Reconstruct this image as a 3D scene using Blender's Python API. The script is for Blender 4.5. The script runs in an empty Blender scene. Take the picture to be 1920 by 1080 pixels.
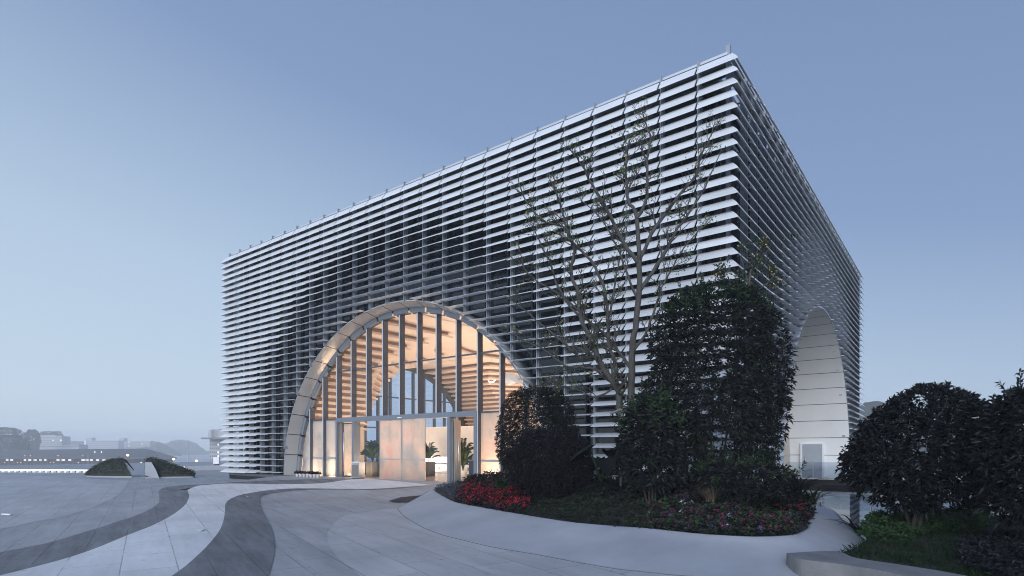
import bpy, math, random
import numpy as np
from mathutils import Vector, Matrix

random.seed(7); rng = np.random.default_rng(7)
SC = bpy.context.scene
COL = SC.collection
R_ = math.radians

# ------------------------------------------------------------------ camera
# origin = building corner nearest the camera, x runs along the entrance side, y into the building
F = 1090.0; CX = 960.0; HY = 840.0
RT = np.array([0.7922, 0.6104]); FW = np.array([-0.6103, 0.7921])
CAM = np.array([5.456, -17.634, 1.5])
cd = bpy.data.cameras.new("camera"); co = bpy.data.objects.new("camera", cd); COL.objects.link(co)
co.location = CAM
co.rotation_euler = (R_(90), 0, math.asin(0.6103))
cd.sensor_width = 36; cd.lens = 36 * F / 1920; cd.shift_y = (HY - 540) / 1920
cd.clip_start = 0.1; cd.clip_end = 6000
SC.camera = co

# ------------------------------------------------------------------ sky, sun, exposure
SUN_EL, SUN_AZ = 20.0, (0.34, -0.90)     # direction towards the sun, in plan
wd = bpy.data.worlds.new("World"); SC.world = wd; wd.use_nodes = True
nt = wd.node_tree; N = nt.nodes; Lk = nt.links
bg = N["Background"]
sky = N.new("ShaderNodeTexSky"); sky.sky_type = 'NISHITA'; sky.sun_disc = False
sky.sun_elevation = R_(SUN_EL); sky.sun_rotation = math.atan2(SUN_AZ[0], SUN_AZ[1])
sky.air_density = 1.2; sky.dust_density = 2.0
tc = N.new("ShaderNodeTexCoord")
# twilight gradient of the sky itself: pale at the horizon and towards the west, deeper blue overhead and east
def wmath(op, a, b=None):
    m = N.new("ShaderNodeMath"); m.operation = op
    for i, v in enumerate((a, b)):
        if v is None: continue
        if isinstance(v, (int, float)): m.inputs[i].default_value = v
        else: Lk.new(v, m.inputs[i])
    return m.outputs[0]
sep = N.new("ShaderNodeSeparateXYZ"); Lk.new(tc.outputs["Generated"], sep.inputs[0])
east = wmath('ADD', wmath('MULTIPLY', sep.outputs[0], 0.7922), wmath('MULTIPLY', sep.outputs[1], 0.6104))
el = wmath('MAXIMUM', sep.outputs[2], 0.0)
t = wmath('ADD', wmath('MULTIPLY', el, 0.95), wmath('MULTIPLY', wmath('ADD', east, 0.65), 0.24))
ramp = N.new("ShaderNodeValToRGB"); Lk.new(t, ramp.inputs[0])
cr = ramp.color_ramp
cr.elements[0].position = 0.0; cr.elements[0].color = (0.64, 0.775, 0.92, 1)
cr.elements[1].position = 1.0; cr.elements[1].color = (0.17, 0.25, 0.45, 1)
e = cr.elements.new(0.30); e.color = (0.49, 0.635, 0.82, 1)
e = cr.elements.new(0.58); e.color = (0.245, 0.355, 0.585, 1)
mixn = N.new("ShaderNodeMix"); mixn.data_type = 'RGBA'; mixn.inputs[0].default_value = 0.88
sc_ = N.new("ShaderNodeMix"); sc_.data_type = 'RGBA'; sc_.blend_type = 'MULTIPLY'; sc_.inputs[0].default_value = 1.0
Lk.new(sky.outputs[0], sc_.inputs[6]); sc_.inputs[7].default_value = (0.10, 0.10, 0.10, 1)
Lk.new(sc_.outputs[2], mixn.inputs[6]); Lk.new(ramp.outputs[0], mixn.inputs[7])
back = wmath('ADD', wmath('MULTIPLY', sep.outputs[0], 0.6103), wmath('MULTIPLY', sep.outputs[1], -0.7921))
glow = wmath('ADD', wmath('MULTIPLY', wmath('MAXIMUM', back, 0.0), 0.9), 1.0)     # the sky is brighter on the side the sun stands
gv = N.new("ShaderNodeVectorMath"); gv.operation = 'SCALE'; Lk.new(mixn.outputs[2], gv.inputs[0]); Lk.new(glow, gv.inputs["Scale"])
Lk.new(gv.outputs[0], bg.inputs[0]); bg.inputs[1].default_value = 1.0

sl = bpy.data.lights.new("sun", 'SUN'); sl.energy = 1.9; sl.angle = R_(40); sl.color = (0.93, 0.96, 1.0)
so = bpy.data.objects.new("sun", sl); COL.objects.link(so)
sd = Vector((SUN_AZ[0] * math.cos(R_(SUN_EL)), SUN_AZ[1] * math.cos(R_(SUN_EL)), math.sin(R_(SUN_EL))))
so.rotation_euler = sd.to_track_quat('Z', 'Y').to_euler()

SC.view_settings.view_transform = 'Standard'; SC.view_settings.look = 'None'
SC.view_settings.exposure = 0; SC.view_settings.gamma = 1
SC.cycles.use_denoising = True; SC.cycles.pixel_filter_type = 'BLACKMAN_HARRIS'; SC.cycles.filter_width = 1.05
SC.cycles.max_bounces = 7; SC.cycles.diffuse_bounces = 3; SC.cycles.glossy_bounces = 3
SC.cycles.transparent_max_bounces = 24; SC.cycles.transmission_bounces = 6; SC.cycles.volume_bounces = 3
SC.cycles.sample_clamp_indirect = 6

# ------------------------------------------------------------------ layout helpers
def P(px, py, depth):
    d = (px - CX) / F * depth
    xy = CAM[:2] + RT * d + FW * depth
    return np.array([xy[0], xy[1], CAM[2] - (py - HY) / F * depth])
def onZ(px, py, z):
    return P(px, py, (CAM[2] - z) * F / (py - HY))
def smooth(a, b, x):
    u = np.clip((np.asarray(x, float) - a) / (b - a), 0, 1); return u * u * (3 - 2 * u)
G0 = -0.35
def H(x, y):      # plaza level: rises to the threshold in front of the entrance
    return G0 + 0.35 * smooth(-5.2, 0.2, y) * smooth(-25.4, -23.6, x)
def ground(px, py):
    z = G0
    for _ in range(12):
        p = onZ(px, py, z); z = float(H(p[0], p[1]))
    return p

# ------------------------------------------------------------------ materials
def new_mat(name):
    m = bpy.data.materials.new(name); m.use_nodes = True
    return m, m.node_tree.nodes, m.node_tree.links, m.node_tree.nodes["Principled BSDF"]
def mat(name, col, rough=0.6, metal=0.0, var=0.0, scale=4.0, bump=0.0, bscale=30.0, spec=0.5, stretch=None, island=0.0, emit=None, estr=0.0, detail=5):
    m, n, l, b = new_mat(name)
    b.inputs["Base Color"].default_value = (*col, 1); b.inputs["Roughness"].default_value = rough
    b.inputs["Metallic"].default_value = metal; b.inputs["Specular IOR Level"].default_value = spec
    src = None
    if var > 0 or bump > 0:
        t = n.new("ShaderNodeTexCoord"); mp = n.new("ShaderNodeMapping"); l.new(t.outputs["Object"], mp.inputs[0])
        if stretch: mp.inputs["Scale"].default_value = stretch
    if var > 0:
        nz = n.new("ShaderNodeTexNoise"); nz.inputs["Scale"].default_value = scale; nz.inputs["Detail"].default_value = detail; nz.inputs["Roughness"].default_value = 0.62
        l.new(mp.outputs[0], nz.inputs["Vector"])
        r = n.new("ShaderNodeMapRange"); l.new(nz.outputs[0], r.inputs[0])
        r.inputs[1].default_value = 0.25; r.inputs[2].default_value = 0.75; r.inputs[3].default_value = 1 - var; r.inputs[4].default_value = 1 + var
        src = r.outputs[0]
    if island > 0:
        g = n.new("ShaderNodeNewGeometry"); r2 = n.new("ShaderNodeMapRange"); l.new(g.outputs["Random Per Island"], r2.inputs[0])
        r2.inputs[3].default_value = 1 - island; r2.inputs[4].default_value = 1 + island
        if src is None: src = r2.outputs[0]
        else:
            mm = n.new("ShaderNodeMath"); mm.operation = 'MULTIPLY'; l.new(src, mm.inputs[0]); l.new(r2.outputs[0], mm.inputs[1]); src = mm.outputs[0]
    if src is not None:
        v = n.new("ShaderNodeVectorMath"); v.operation = 'SCALE'; v.inputs[0].default_value = col; l.new(src, v.inputs["Scale"])
        l.new(v.outputs[0], b.inputs["Base Color"])
    if bump > 0:
        nb = n.new("ShaderNodeTexNoise"); nb.inputs["Scale"].default_value = bscale; nb.inputs["Detail"].default_value = 6; l.new(mp.outputs[0], nb.inputs["Vector"])
        bp = n.new("ShaderNodeBump"); bp.inputs["Strength"].default_value = bump; bp.inputs["Distance"].default_value = 0.02
        l.new(nb.outputs[0], bp.inputs["Height"]); l.new(bp.outputs[0], b.inputs["Normal"])
    if emit:
        b.inputs["Emission Color"].default_value = (*emit, 1); b.inputs["Emission Strength"].default_value = estr
    return m

def glass_mat(name, tint=(1, 1, 1), refl=0.10, rough=0.0):
    m, n, l, b = new_mat(name); n.remove(b)
    out = n["Material Output"]; tr = n.new("ShaderNodeBsdfTransparent"); tr.inputs[0].default_value = (*tint, 1)
    gl = n.new("ShaderNodeBsdfGlossy"); gl.inputs["Roughness"].default_value = rough; gl.inputs[0].default_value = (0.9, 0.95, 1, 1)
    lw = n.new("ShaderNodeLayerWeight"); lw.inputs[0].default_value = 0.35
    mr = n.new("ShaderNodeMapRange"); l.new(lw.outputs["Fresnel"], mr.inputs[0]); mr.inputs[3].default_value = refl * 0.3; mr.inputs[4].default_value = min(1, refl * 5)
    mx = n.new("ShaderNodeMixShader"); l.new(mr.outputs[0], mx.inputs[0]); l.new(tr.outputs[0], mx.inputs[1]); l.new(gl.outputs[0], mx.inputs[2])
    l.new(mx.outputs[0], out.inputs[0]); return m

def frost_mat(name, picture=False):
    # frosted film on glass: lets the room glow through, hides shapes; the film carries a cloudy ink-wash print
    m, n, l, b = new_mat(name); n.remove(b); out = n["Material Output"]
    t = n.new("ShaderNodeTexCoord"); nz = n.new("ShaderNodeTexNoise"); nz.inputs["Scale"].default_value = 0.9; nz.inputs["Detail"].default_value = 6
    l.new(t.outputs["Object"], nz.inputs["Vector"])
    rp = n.new("ShaderNodeValToRGB"); l.new(nz.outputs[0], rp.inputs[0])
    rp.color_ramp.elements[0].position = 0.36; rp.color_ramp.elements[1].position = 0.58
    rp.color_ramp.elements[0].color = (0.42, 0.46, 0.49, 1) if picture else (0.30, 0.32, 0.34, 1)
    rp.color_ramp.elements[1].color = (0.72, 0.60, 0.54, 1) if picture else (0.55, 0.53, 0.51, 1)
    if picture: e = rp.color_ramp.elements.new(0.66); e.color = (0.74, 0.50, 0.46, 1)
    tl = n.new("ShaderNodeBsdfTranslucent"); df = n.new("ShaderNodeBsdfDiffuse"); tr = n.new("ShaderNodeBsdfTransparent")
    l.new(rp.outputs[0], tl.inputs[0]); l.new(rp.outputs[0], df.inputs[0])
    m1 = n.new("ShaderNodeMixShader"); m1.inputs[0].default_value = 0.25 if picture else 0.62; l.new(tl.outputs[0], m1.inputs[1]); l.new(df.outputs[0], m1.inputs[2])
    m2 = n.new("ShaderNodeMixShader"); m2.inputs[0].default_value = 0.12 if picture else 0.05; l.new(m1.outputs[0], m2.inputs[1]); l.new(tr.outputs[0], m2.inputs[2])
    gl = n.new("ShaderNodeBsdfGlossy"); gl.inputs["Roughness"].default_value = 0.22; m3 = n.new("ShaderNodeMixShader"); m3.inputs[0].default_value = 0.10 if picture else 0.16
    l.new(m2.outputs[0], m3.inputs[1]); l.new(gl.outputs[0], m3.inputs[2]); l.new(m3.outputs[0], out.inputs[0]); return m

def leaf_mat(name, col, var=0.45, rough=0.55, trans=0.12, spec=0.3):
    m, n, l, b = new_mat(name)
    g = n.new("ShaderNodeNewGeometry"); r = n.new("ShaderNodeMapRange"); l.new(g.outputs["Random Per Island"], r.inputs[0])
    r.inputs[3].default_value = 1 - var; r.inputs[4].default_value = 1 + var
    v = n.new("ShaderNodeVectorMath"); v.operation = 'SCALE'; v.inputs[0].default_value = col; l.new(r.outputs[0], v.inputs["Scale"])
    l.new(v.outputs[0], b.inputs["Base Color"]); b.inputs["Roughness"].default_value = rough; b.inputs["Specular IOR Level"].default_value = spec
    return m

def paving_mat(name, col, rot, streak=0.16, tile=(1.2, 0.6)):
    # honed stone slabs: streaks, mottled stains, thin open joints
    m, n, l, b = new_mat(name)
    t = n.new("ShaderNodeTexCoord"); mp = n.new("ShaderNodeMapping"); l.new(t.outputs["Object"], mp.inputs[0]); mp.inputs["Rotation"].default_value = (0, 0, rot)
    ms = n.new("ShaderNodeMapping"); l.new(mp.outputs[0], ms.inputs[0]); ms.inputs["Scale"].default_value = (0.35, 2.6, 1)
    a = n.new("ShaderNodeTexNoise"); a.inputs["Scale"].default_value = 1.3; a.inputs["Detail"].default_value = 8; a.inputs["Roughness"].default_value = 0.68; l.new(ms.outputs[0], a.inputs[0])
    c = n.new("ShaderNodeTexNoise"); c.inputs["Scale"].default_value = 0.45; c.inputs["Detail"].default_value = 5; l.new(mp.outputs[0], c.inputs[0])
    br = n.new("ShaderNodeTexBrick"); l.new(mp.outputs[0], br.inputs[0]); br.inputs["Scale"].default_value = 1.0
    br.inputs["Brick Width"].default_value = tile[0]; br.inputs["Row Height"].default_value = tile[1]; br.inputs["Mortar Size"].default_value = 0.010; br.inputs["Mortar Smooth"].default_value = 0.2
    br.inputs["Color1"].default_value = (0.93, 0.93, 0.935, 1); br.inputs["Color2"].default_value = (1.05, 1.05, 1.045, 1); br.inputs["Mortar"].default_value = (0.52, 0.52, 0.52, 1)
    # joints partly filled with dust so that only some read dark
    jn = n.new("ShaderNodeTexNoise"); jn.inputs["Scale"].default_value = 0.9; l.new(mp.outputs[0], jn.inputs[0])
    jr = n.new("ShaderNodeMapRange"); l.new(jn.outputs[0], jr.inputs[0]); jr.inputs[1].default_value = 0.34; jr.inputs[2].default_value = 0.54
    jm = n.new("ShaderNodeMix"); jm.data_type = 'RGBA'; jm.inputs[6].default_value = (1, 1, 1, 1); l.new(jr.outputs[0], jm.inputs[0]); l.new(br.outputs[0], jm.inputs[7])
    def rng_(s, lo, hi):
        r = n.new("ShaderNodeMapRange"); l.new(s, r.inputs[0]); r.inputs[1].default_value = 0.3; r.inputs[2].default_value = 0.7; r.inputs[3].default_value = lo; r.inputs[4].default_value = hi; return r.outputs[0]
    mu = n.new("ShaderNodeMath"); mu.operation = 'MULTIPLY'; l.new(rng_(a.outputs[0], 1 - streak, 1 + streak), mu.inputs[0]); l.new(rng_(c.outputs[0], 0.88, 1.12), mu.inputs[1])
    sp = n.new("ShaderNodeTexNoise"); sp.inputs["Scale"].default_value = 6.5; sp.inputs["Detail"].default_value = 2; l.new(mp.outputs[0], sp.inputs[0])
    spr = n.new("ShaderNodeMapRange"); l.new(sp.outputs[0], spr.inputs[0]); spr.inputs[1].default_value = 0.27; spr.inputs[2].default_value = 0.33; spr.inputs[3].default_value = 0.72; spr.inputs[4].default_value = 1
    mu2 = n.new("ShaderNodeMath"); mu2.operation = 'MULTIPLY'; l.new(mu.outputs[0], mu2.inputs[0]); l.new(spr.outputs[0], mu2.inputs[1])
    v = n.new("ShaderNodeVectorMath"); v.operation = 'SCALE'; v.inputs[0].default_value = col; l.new(mu2.outputs[0], v.inputs["Scale"])
    fm = n.new("ShaderNodeMix"); fm.data_type = 'RGBA'; fm.blend_type = 'MULTIPLY'; fm.inputs[0].default_value = 1; l.new(v.outputs[0], fm.inputs[6]); l.new(jm.outputs[2], fm.inputs[7])
    l.new(fm.outputs[2], b.inputs["Base Color"]); b.inputs["Roughness"].default_value = 0.62; b.inputs["Specular IOR Level"].default_value = 0.35
    bp = n.new("ShaderNodeBump"); bp.inputs["Strength"].default_value = 0.12; bp.inputs["Distance"].default_value = 0.02; l.new(a.outputs[0], bp.inputs["Height"]); l.new(bp.outputs[0], b.inputs["Normal"])
    return m

M = {}
M['blade'] = mat("louvre_paint", (0.68, 0.70, 0.73), 0.42, 0.0, 0.10, 1.2, island=0.08, stretch=(0.5, 0.5, 4))
M['post'] = mat("post_metal", (0.30, 0.33, 0.37), 0.45, 0.3, 0.06, 2)
M['rail'] = mat("rail_metal", (0.55, 0.58, 0.62), 0.45, 0.3)
M['dark_glass'] = mat("dark_glazing", (0.008, 0.012, 0.021), 0.06, 0.0, 0.5, 0.6, spec=0.45)
M['spandrel'] = mat("spandrel", (0.035, 0.042, 0.055), 0.4)
M['concrete'] = mat("concrete", (0.34, 0.345, 0.35), 0.75, 0, 0.13, 1.6, 0.18, 40)
M['plaster'] = mat("pale_plaster", (0.33, 0.345, 0.38), 0.75, 0, 0.17, 0.8, 0.15, 25, detail=8)
M['black'] = mat("black_granite", (0.012, 0.013, 0.016), 0.3)
M['plinth'] = mat("plinth_panel", (0.12, 0.13, 0.145), 0.5, 0, 0.1, 2)
M['bronze'] = mat("arch_panel", (0.58, 0.565, 0.54), 0.36, 0.5, 0.05, 1.1)
M['frame'] = mat("grey_frame", (0.085, 0.10, 0.13), 0.42, 0.3, 0.05, 2)
M['frame_skylit'] = mat("skylit_grey_frame", (0.20, 0.225, 0.265), 0.42, 0.3, 0.05, 2)  # the grey frame again, paler: sky light on outward faces put into the colour
M['joint'] = mat("joint_dark", (0.02, 0.02, 0.025), 0.8)
M['white_panel'] = mat("white_panel", (0.80, 0.81, 0.82), 0.55, 0, 0.05, 0.7)
M['roof'] = mat("roof_dark", (0.05, 0.055, 0.06), 0.8)
M['glass'] = glass_mat("clear_glass", (0.95, 0.97, 0.98), 0.10)
M['glass_rail'] = glass_mat("balustrade_glass", (0.86, 0.89, 0.92), 0.16)
M['frost'] = frost_mat("frosted_film"); M['frost_art'] = frost_mat("printed_frosted_film", True)
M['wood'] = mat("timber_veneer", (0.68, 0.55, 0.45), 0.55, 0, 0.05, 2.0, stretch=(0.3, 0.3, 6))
M['wood_shade'] = mat('shaded_veneer', (0.44, 0.31, 0.24), 0.55, 0, 0.07, 2.0)  # the timber veneer again, darkened for the weaker light on the vault risers
M['wall_in'] = mat("inner_wall", (0.62, 0.53, 0.45), 0.7)
M['tile_in'] = mat("inner_floor", (0.45, 0.40, 0.36), 0.25, 0, 0.08, 0.8)
M['cream'] = mat("cream_screen", (0.75, 0.70, 0.64), 0.6, 0, 0.12, 9, stretch=(6, 6, 0.5))
M['white'] = mat("white_paint", (0.80, 0.80, 0.80), 0.45)
M['steel'] = mat("brushed_steel", (0.62, 0.63, 0.64), 0.3, 0.9)
M['charcoal'] = mat("charcoal", (0.06, 0.06, 0.065), 0.5)
M['brown'] = mat("brown_grey", (0.20, 0.18, 0.17), 0.5)
M['bark'] = mat("grey_bark", (0.07, 0.066, 0.060), 0.9, 0, 0.35, 9, 0.6, 30, stretch=(1, 1, 0.4))
M['bark_dark'] = mat("dark_bark", (0.035, 0.032, 0.030), 0.9, 0, 0.3, 9, 0.5, 40)
M['soil'] = mat("soil", (0.022, 0.019, 0.017), 1.0, 0, 0.4, 12, 0.8, 25)
M['turf'] = mat("turf", (0.035, 0.045, 0.035), 1.0, 0, 0.4, 5, 1.0, 9)
M['lf_sparse'] = leaf_mat("young_leaf", (0.09, 0.15, 0.055), 0.6)
M['lf_yellow'] = leaf_mat("yellow_leaf", (0.40, 0.27, 0.06), 0.4)
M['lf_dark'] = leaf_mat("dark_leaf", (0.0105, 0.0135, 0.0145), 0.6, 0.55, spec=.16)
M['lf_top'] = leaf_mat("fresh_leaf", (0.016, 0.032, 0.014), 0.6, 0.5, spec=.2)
M['lf_plum'] = leaf_mat("plum_leaf", (0.011, 0.0105, 0.015), 0.5, spec=.12)
M['lf_small'] = leaf_mat("small_leaf", (0.013, 0.014, 0.013), 0.6, spec=.16)
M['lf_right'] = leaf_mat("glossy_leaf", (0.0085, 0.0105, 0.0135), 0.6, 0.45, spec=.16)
M['lf_fern'] = leaf_mat("fern_leaf", (0.022, 0.05, 0.018), 0.5, spec=.15)
M['lf_grey'] = leaf_mat("silver_leaf", (0.05, 0.06, 0.068), 0.5, spec=.15)
M['lf_cover'] = leaf_mat("cover_leaf", (0.020, 0.024, 0.020), 0.6, spec=.12)
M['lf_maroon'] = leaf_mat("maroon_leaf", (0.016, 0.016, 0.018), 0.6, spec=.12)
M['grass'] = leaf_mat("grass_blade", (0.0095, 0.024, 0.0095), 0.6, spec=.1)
M['lf_palm'] = leaf_mat("palm_leaf", (0.022, 0.045, 0.018), 0.6)
M['red'] = leaf_mat("red_petal", (0.30, 0.013, 0.024), 0.5, spec=.1)
M['orange'] = leaf_mat("orange_petal", (0.26, 0.024, 0.012), 0.5, spec=.1)
M['pink'] = leaf_mat("pink_petal", (0.10, 0.024, 0.052), 0.5, spec=.1)
M['violet'] = leaf_mat("violet_petal", (0.045, 0.045, 0.11), 0.4, spec=.1)
M['pale_petal'] = leaf_mat("pale_petal", (0.40, 0.40, 0.47), 0.2)
M['haze_tree'] = leaf_mat("far_leaf", (0.045, 0.055, 0.05), 0.4)
M['far_wall'] = mat("far_wall", (0.42, 0.42, 0.42), 0.8, 0, 0.08, 0.2)
M['far_dark'] = mat("far_dark", (0.05, 0.055, 0.065), 0.8)
M['far_roof'] = mat("far_roof", (0.07, 0.075, 0.085), 0.7)
M['far_mid'] = mat("far_mid", (0.16, 0.165, 0.18), 0.8)
M['town'] = mat('town_ground', (0.40, 0.41, 0.43), 0.9, 0, 0.2, 0.02)
M['hill'] = mat("hill_green", (0.05, 0.06, 0.05), 1, 0, 0.4, 0.08)
M['lamp_white'] = mat("lamp_white", (1, 1, 1), 0.5, emit=(1.0, 0.95, 0.86), estr=5)
M['lamp_warm'] = mat("lamp_warm", (1, 0.8, 0.6), 0.5, emit=(1.0, 0.66, 0.36), estr=9)
M['lamp_orange'] = mat("lamp_orange", (1, 0.5, 0.2), 0.5, emit=(1.0, 0.42, 0.18), estr=7)
M['strip'] = mat("strip_light", (1, 1, 1), 0.5, emit=(0.95, 0.97, 1.0), estr=1.1)
M['window_lit'] = mat("lit_window", (1, 1, 0.9), 0.5, emit=(1.0, 0.93, 0.80), estr=1.1)
M['plaza_mid'] = paving_mat("paving_mid", (0.325, 0.333, 0.35), 0.35)
M['plaza_light'] = paving_mat("paving_light", (0.40, 0.408, 0.425), 0.35, 0.12, (1.6, 0.8))
M['plaza_white'] = paving_mat("paving_white", (0.62, 0.625, 0.64), 0.35, 0.11, (1.5, 0.75))
M['plaza_dark'] = paving_mat("paving_dark", (0.15, 0.155, 0.168), 0.35, 0.42)
m, n, l, b = new_mat("pool_water"); b.inputs["Base Color"].default_value = (0.006, 0.008, 0.010, 1); b.inputs["Roughness"].default_value = 0.04
b.inputs["Specular IOR Level"].default_value = 0.9
w_ = n.new("ShaderNodeTexNoise"); w_.inputs["Scale"].default_value = 3; bp = n.new("ShaderNodeBump"); bp.inputs["Strength"].default_value = 0.05
l.new(w_.outputs[0], bp.inputs["Height"]); l.new(bp.outputs[0], b.inputs["Normal"]); M['water'] = m

# ------------------------------------------------------------------ mesh helpers
class MB:
    def __init__(s): s.v = []; s.f = []; s.m = []; s.sm = []
    def add(s, vs, fs, mi=0, smooth=False):
        o = len(s.v); s.v.extend([tuple(map(float, p)) for p in vs])
        for f in fs: s.f.append(tuple(o + i for i in f)); s.m.append(mi); s.sm.append(smooth)
        return s
    def box(s, x0, x1, y0, y1, z0, z1, mi=0):
        vs = [(x0, y0, z0), (x1, y0, z0), (x1, y1, z0), (x0, y1, z0), (x0, y0, z1), (x1, y0, z1), (x1, y1, z1), (x0, y1, z1)]
        return s.add(vs, [(0, 3, 2, 1), (4, 5, 6, 7), (0, 1, 5, 4), (1, 2, 6, 5), (2, 3, 7, 6), (3, 0, 4, 7)], mi)
    def obox(s, c, ax, ay, az, hx, hy, hz, mi=0):   # oriented box
        c = np.array(c, float); ax, ay, az = [np.array(a, float) for a in (ax, ay, az)]
        vs = [c + sx * hx * ax + sy * hy * ay + sz * hz * az for sz in (-1, 1) for sx, sy in ((-1, -1), (1, -1), (1, 1), (-1, 1))]
        return s.add(vs, [(0, 3, 2, 1), (4, 5, 6, 7), (0, 1, 5, 4), (1, 2, 6, 5), (2, 3, 7, 6), (3, 0, 4, 7)], mi)
    def prism(s, poly, z0, z1, mi=0):
        n = len(poly); vs = [(x, y, z0) for x, y in poly] + [(x, y, z1) for x, y in poly]
        fs = [tuple(range(n - 1, -1, -1)), tuple(range(n, 2 * n))] + [(i, (i + 1) % n, n + (i + 1) % n, n + i) for i in range(n)]
        return s.add(vs, fs, mi)
    def tube(s, pts, radii, n=8, mi=0, cap=True):
        pts = [np.array(p, float) for p in pts]; rings = []
        up = np.array([0.31, 0.17, 0.94])
        for i, p in enumerate(pts):
            d = pts[min(i + 1, len(pts) - 1)] - pts[max(i - 1, 0)]; d = d / (np.linalg.norm(d) + 1e-9)
            a = np.cross(d, up);
            if np.linalg.norm(a) < 0.1: a = np.cross(d, np.array([1, 0, 0.]))
            a /= np.linalg.norm(a); b = np.cross(d, a); r = radii[i] if hasattr(radii, '__len__') else radii
            rings.append([p + r * (math.cos(2 * math.pi * k / n) * a + math.sin(2 * math.pi * k / n) * b) for k in range(n)])
        vs = [v for r in rings for v in r]; fs = []
        for i in range(len(pts) - 1):
            for k in range(n): fs.append((i * n + k, i * n + (k + 1) % n, (i + 1) * n + (k + 1) % n, (i + 1) * n + k))
        if cap: fs.append(tuple(range(n - 1, -1, -1))); fs.append(tuple((len(pts) - 1) * n + k for k in range(n)))
        return s.add(vs, fs, mi, True)
    def grid(s, rows, mi=0, smooth=True, closed=False):
        nr = len(rows); nc = len(rows[0]); vs = [p for r in rows for p in r]; fs = []
        for i in range(nr - 1):
            for k in range(nc if closed else nc - 1):
                k2 = (k + 1) % nc; fs.append((i * nc + k, i * nc + k2, (i + 1) * nc + k2, (i + 1) * nc + k))
        return s.add(vs, fs, mi, smooth)
    def lathe(s, prof, c, n=20, mi=0):
        return s.grid([[(c[0] + r * math.cos(2 * math.pi * k / n), c[1] + r * math.sin(2 * math.pi * k / n), c[2] + z) for k in range(n)] for r, z in prof], mi, True, True)
    def build(s, name, mats, parent=None):
        return link(name, mesh_of(name, s.v, s.f, s.m, s.sm), mats, parent)

def mesh_of(name, v, f, mi=None, sm=None):
    me = bpy.data.meshes.new(name); me.from_pydata(v, [], f)
    if mi is not None and len(mi): me.polygons.foreach_set("material_index", mi)
    if sm is not None and len(sm): me.polygons.foreach_set("use_smooth", sm)
    me.update(); return me
def link(name, me, mats, parent=None):
    o = bpy.data.objects.new(name, me); COL.objects.link(o)
    for m in (mats if isinstance(mats, (list, tuple)) else [mats]): me.materials.append(M[m] if isinstance(m, str) else m)
    if parent is not None:
        o.parent = parent; o.matrix_parent_inverse = WORLD[parent.name].inverted()
    WORLD[o.name] = Matrix.Identity(4)
    return o
WORLD = {}
def thing(name, label, cat, loc=(0, 0, 0), group=None):
    o = bpy.data.objects.new(name, None); COL.objects.link(o); o.location = loc; o.empty_display_size = 0.3
    WORLD[o.name] = Matrix.Translation(Vector(loc)); return tag(o, label, cat, group)
def tag(o, label, cat, group=None, kind=None):
    o["label"] = label; o["category"] = cat
    if group: o["group"] = group
    if kind: o["kind"] = kind
    return o
def struct(o): o["kind"] = "structure"; return o
def copy_thing(o, delta, label=None, rotz=0):
    r = o.copy(); COL.objects.link(r); r.location = o.location + Vector(delta); r.rotation_euler.z += rotz
    if label: r["label"] = label
    for ch in list(o.children):
        c = ch.copy(); COL.objects.link(c); c.parent = r
        for g in list(ch.children):
            d = g.copy(); COL.objects.link(d); d.parent = c
    return r

def unit(a): return a / (np.linalg.norm(a, axis=-1, keepdims=True) + 1e-9)
def leaves(base, dirn, length, width, droop=0.0, fold=0.25, r=rng):
    """arrays of leaf blades: two triangles folded on the midrib"""
    n = len(base); d = unit(dirn); q = r.normal(size=(n, 3)); q[:, 2] *= 0.4
    s = unit(np.cross(d, q)); nrm = np.cross(s, d); flip = np.sign(nrm[:, 2:3] + 1e-6); nrm *= flip
    L = np.broadcast_to(np.asarray(length, float), (n,))[:, None]; Wd = np.broadcast_to(np.asarray(width, float), (n,))[:, None]
    mid = base + d * L * 0.48
    a = mid + s * Wd * 0.5 + nrm * Wd * fold; b = mid - s * Wd * 0.5 + nrm * Wd * fold
    tip = base + d * L; tip[:, 2] -= (L * droop)[:, 0]
    v = np.stack([base, a, tip, b], 1).reshape(-1, 3)
    i = np.arange(n)[:, None] * 4
    f = np.concatenate([i + np.array([[0, 1, 2]]), i + np.array([[0, 2, 3]])], 1).reshape(-1, 3)
    return v, f
def leaf_mesh(name, parts, mats, parent=None):
    """parts: list of (v, f) per material"""
    V = []; Fc = []; mi = []; o = 0
    for k, (v, f) in enumerate(parts):
        V.append(v); Fc.append(f + o); mi.append(np.full(len(f), k)); o += len(v)
    me = bpy.data.meshes.new(name)
    me.from_pydata(np.concatenate(V).tolist(), [], np.concatenate(Fc).tolist())
    me.polygons.foreach_set("material_index", np.concatenate(mi).astype(np.int32)); me.update()
    return link(name, me, mats, parent)
def rosettes(pts, axis, k, length, width, spread=(0.5, 1.2), droop=0.15, r=rng):
    n = len(pts); ax = unit(axis); q = r.normal(size=(n, 3)); s = unit(np.cross(ax, q)); t = np.cross(ax, s)
    B = []; D = []
    for j in range(k):
        ph = 2 * math.pi * j / k + r.uniform(-0.35, 0.35, n); tl = r.uniform(*spread, n)
        d = ax * np.cos(tl)[:, None] + (s * np.cos(ph)[:, None] + t * np.sin(ph)[:, None]) * np.sin(tl)[:, None]
        B.append(pts + d * 0.01 - ax * (r.uniform(0, 0.6, n) * np.mean(length))[:, None]); D.append(d)
    B = np.concatenate(B); D = np.concatenate(D)
    return leaves(B, D, np.mean(length) * r.uniform(0.7, 1.25, len(B)), np.mean(width) * r.uniform(0.75, 1.2, len(B)), droop, r=r)
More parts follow.
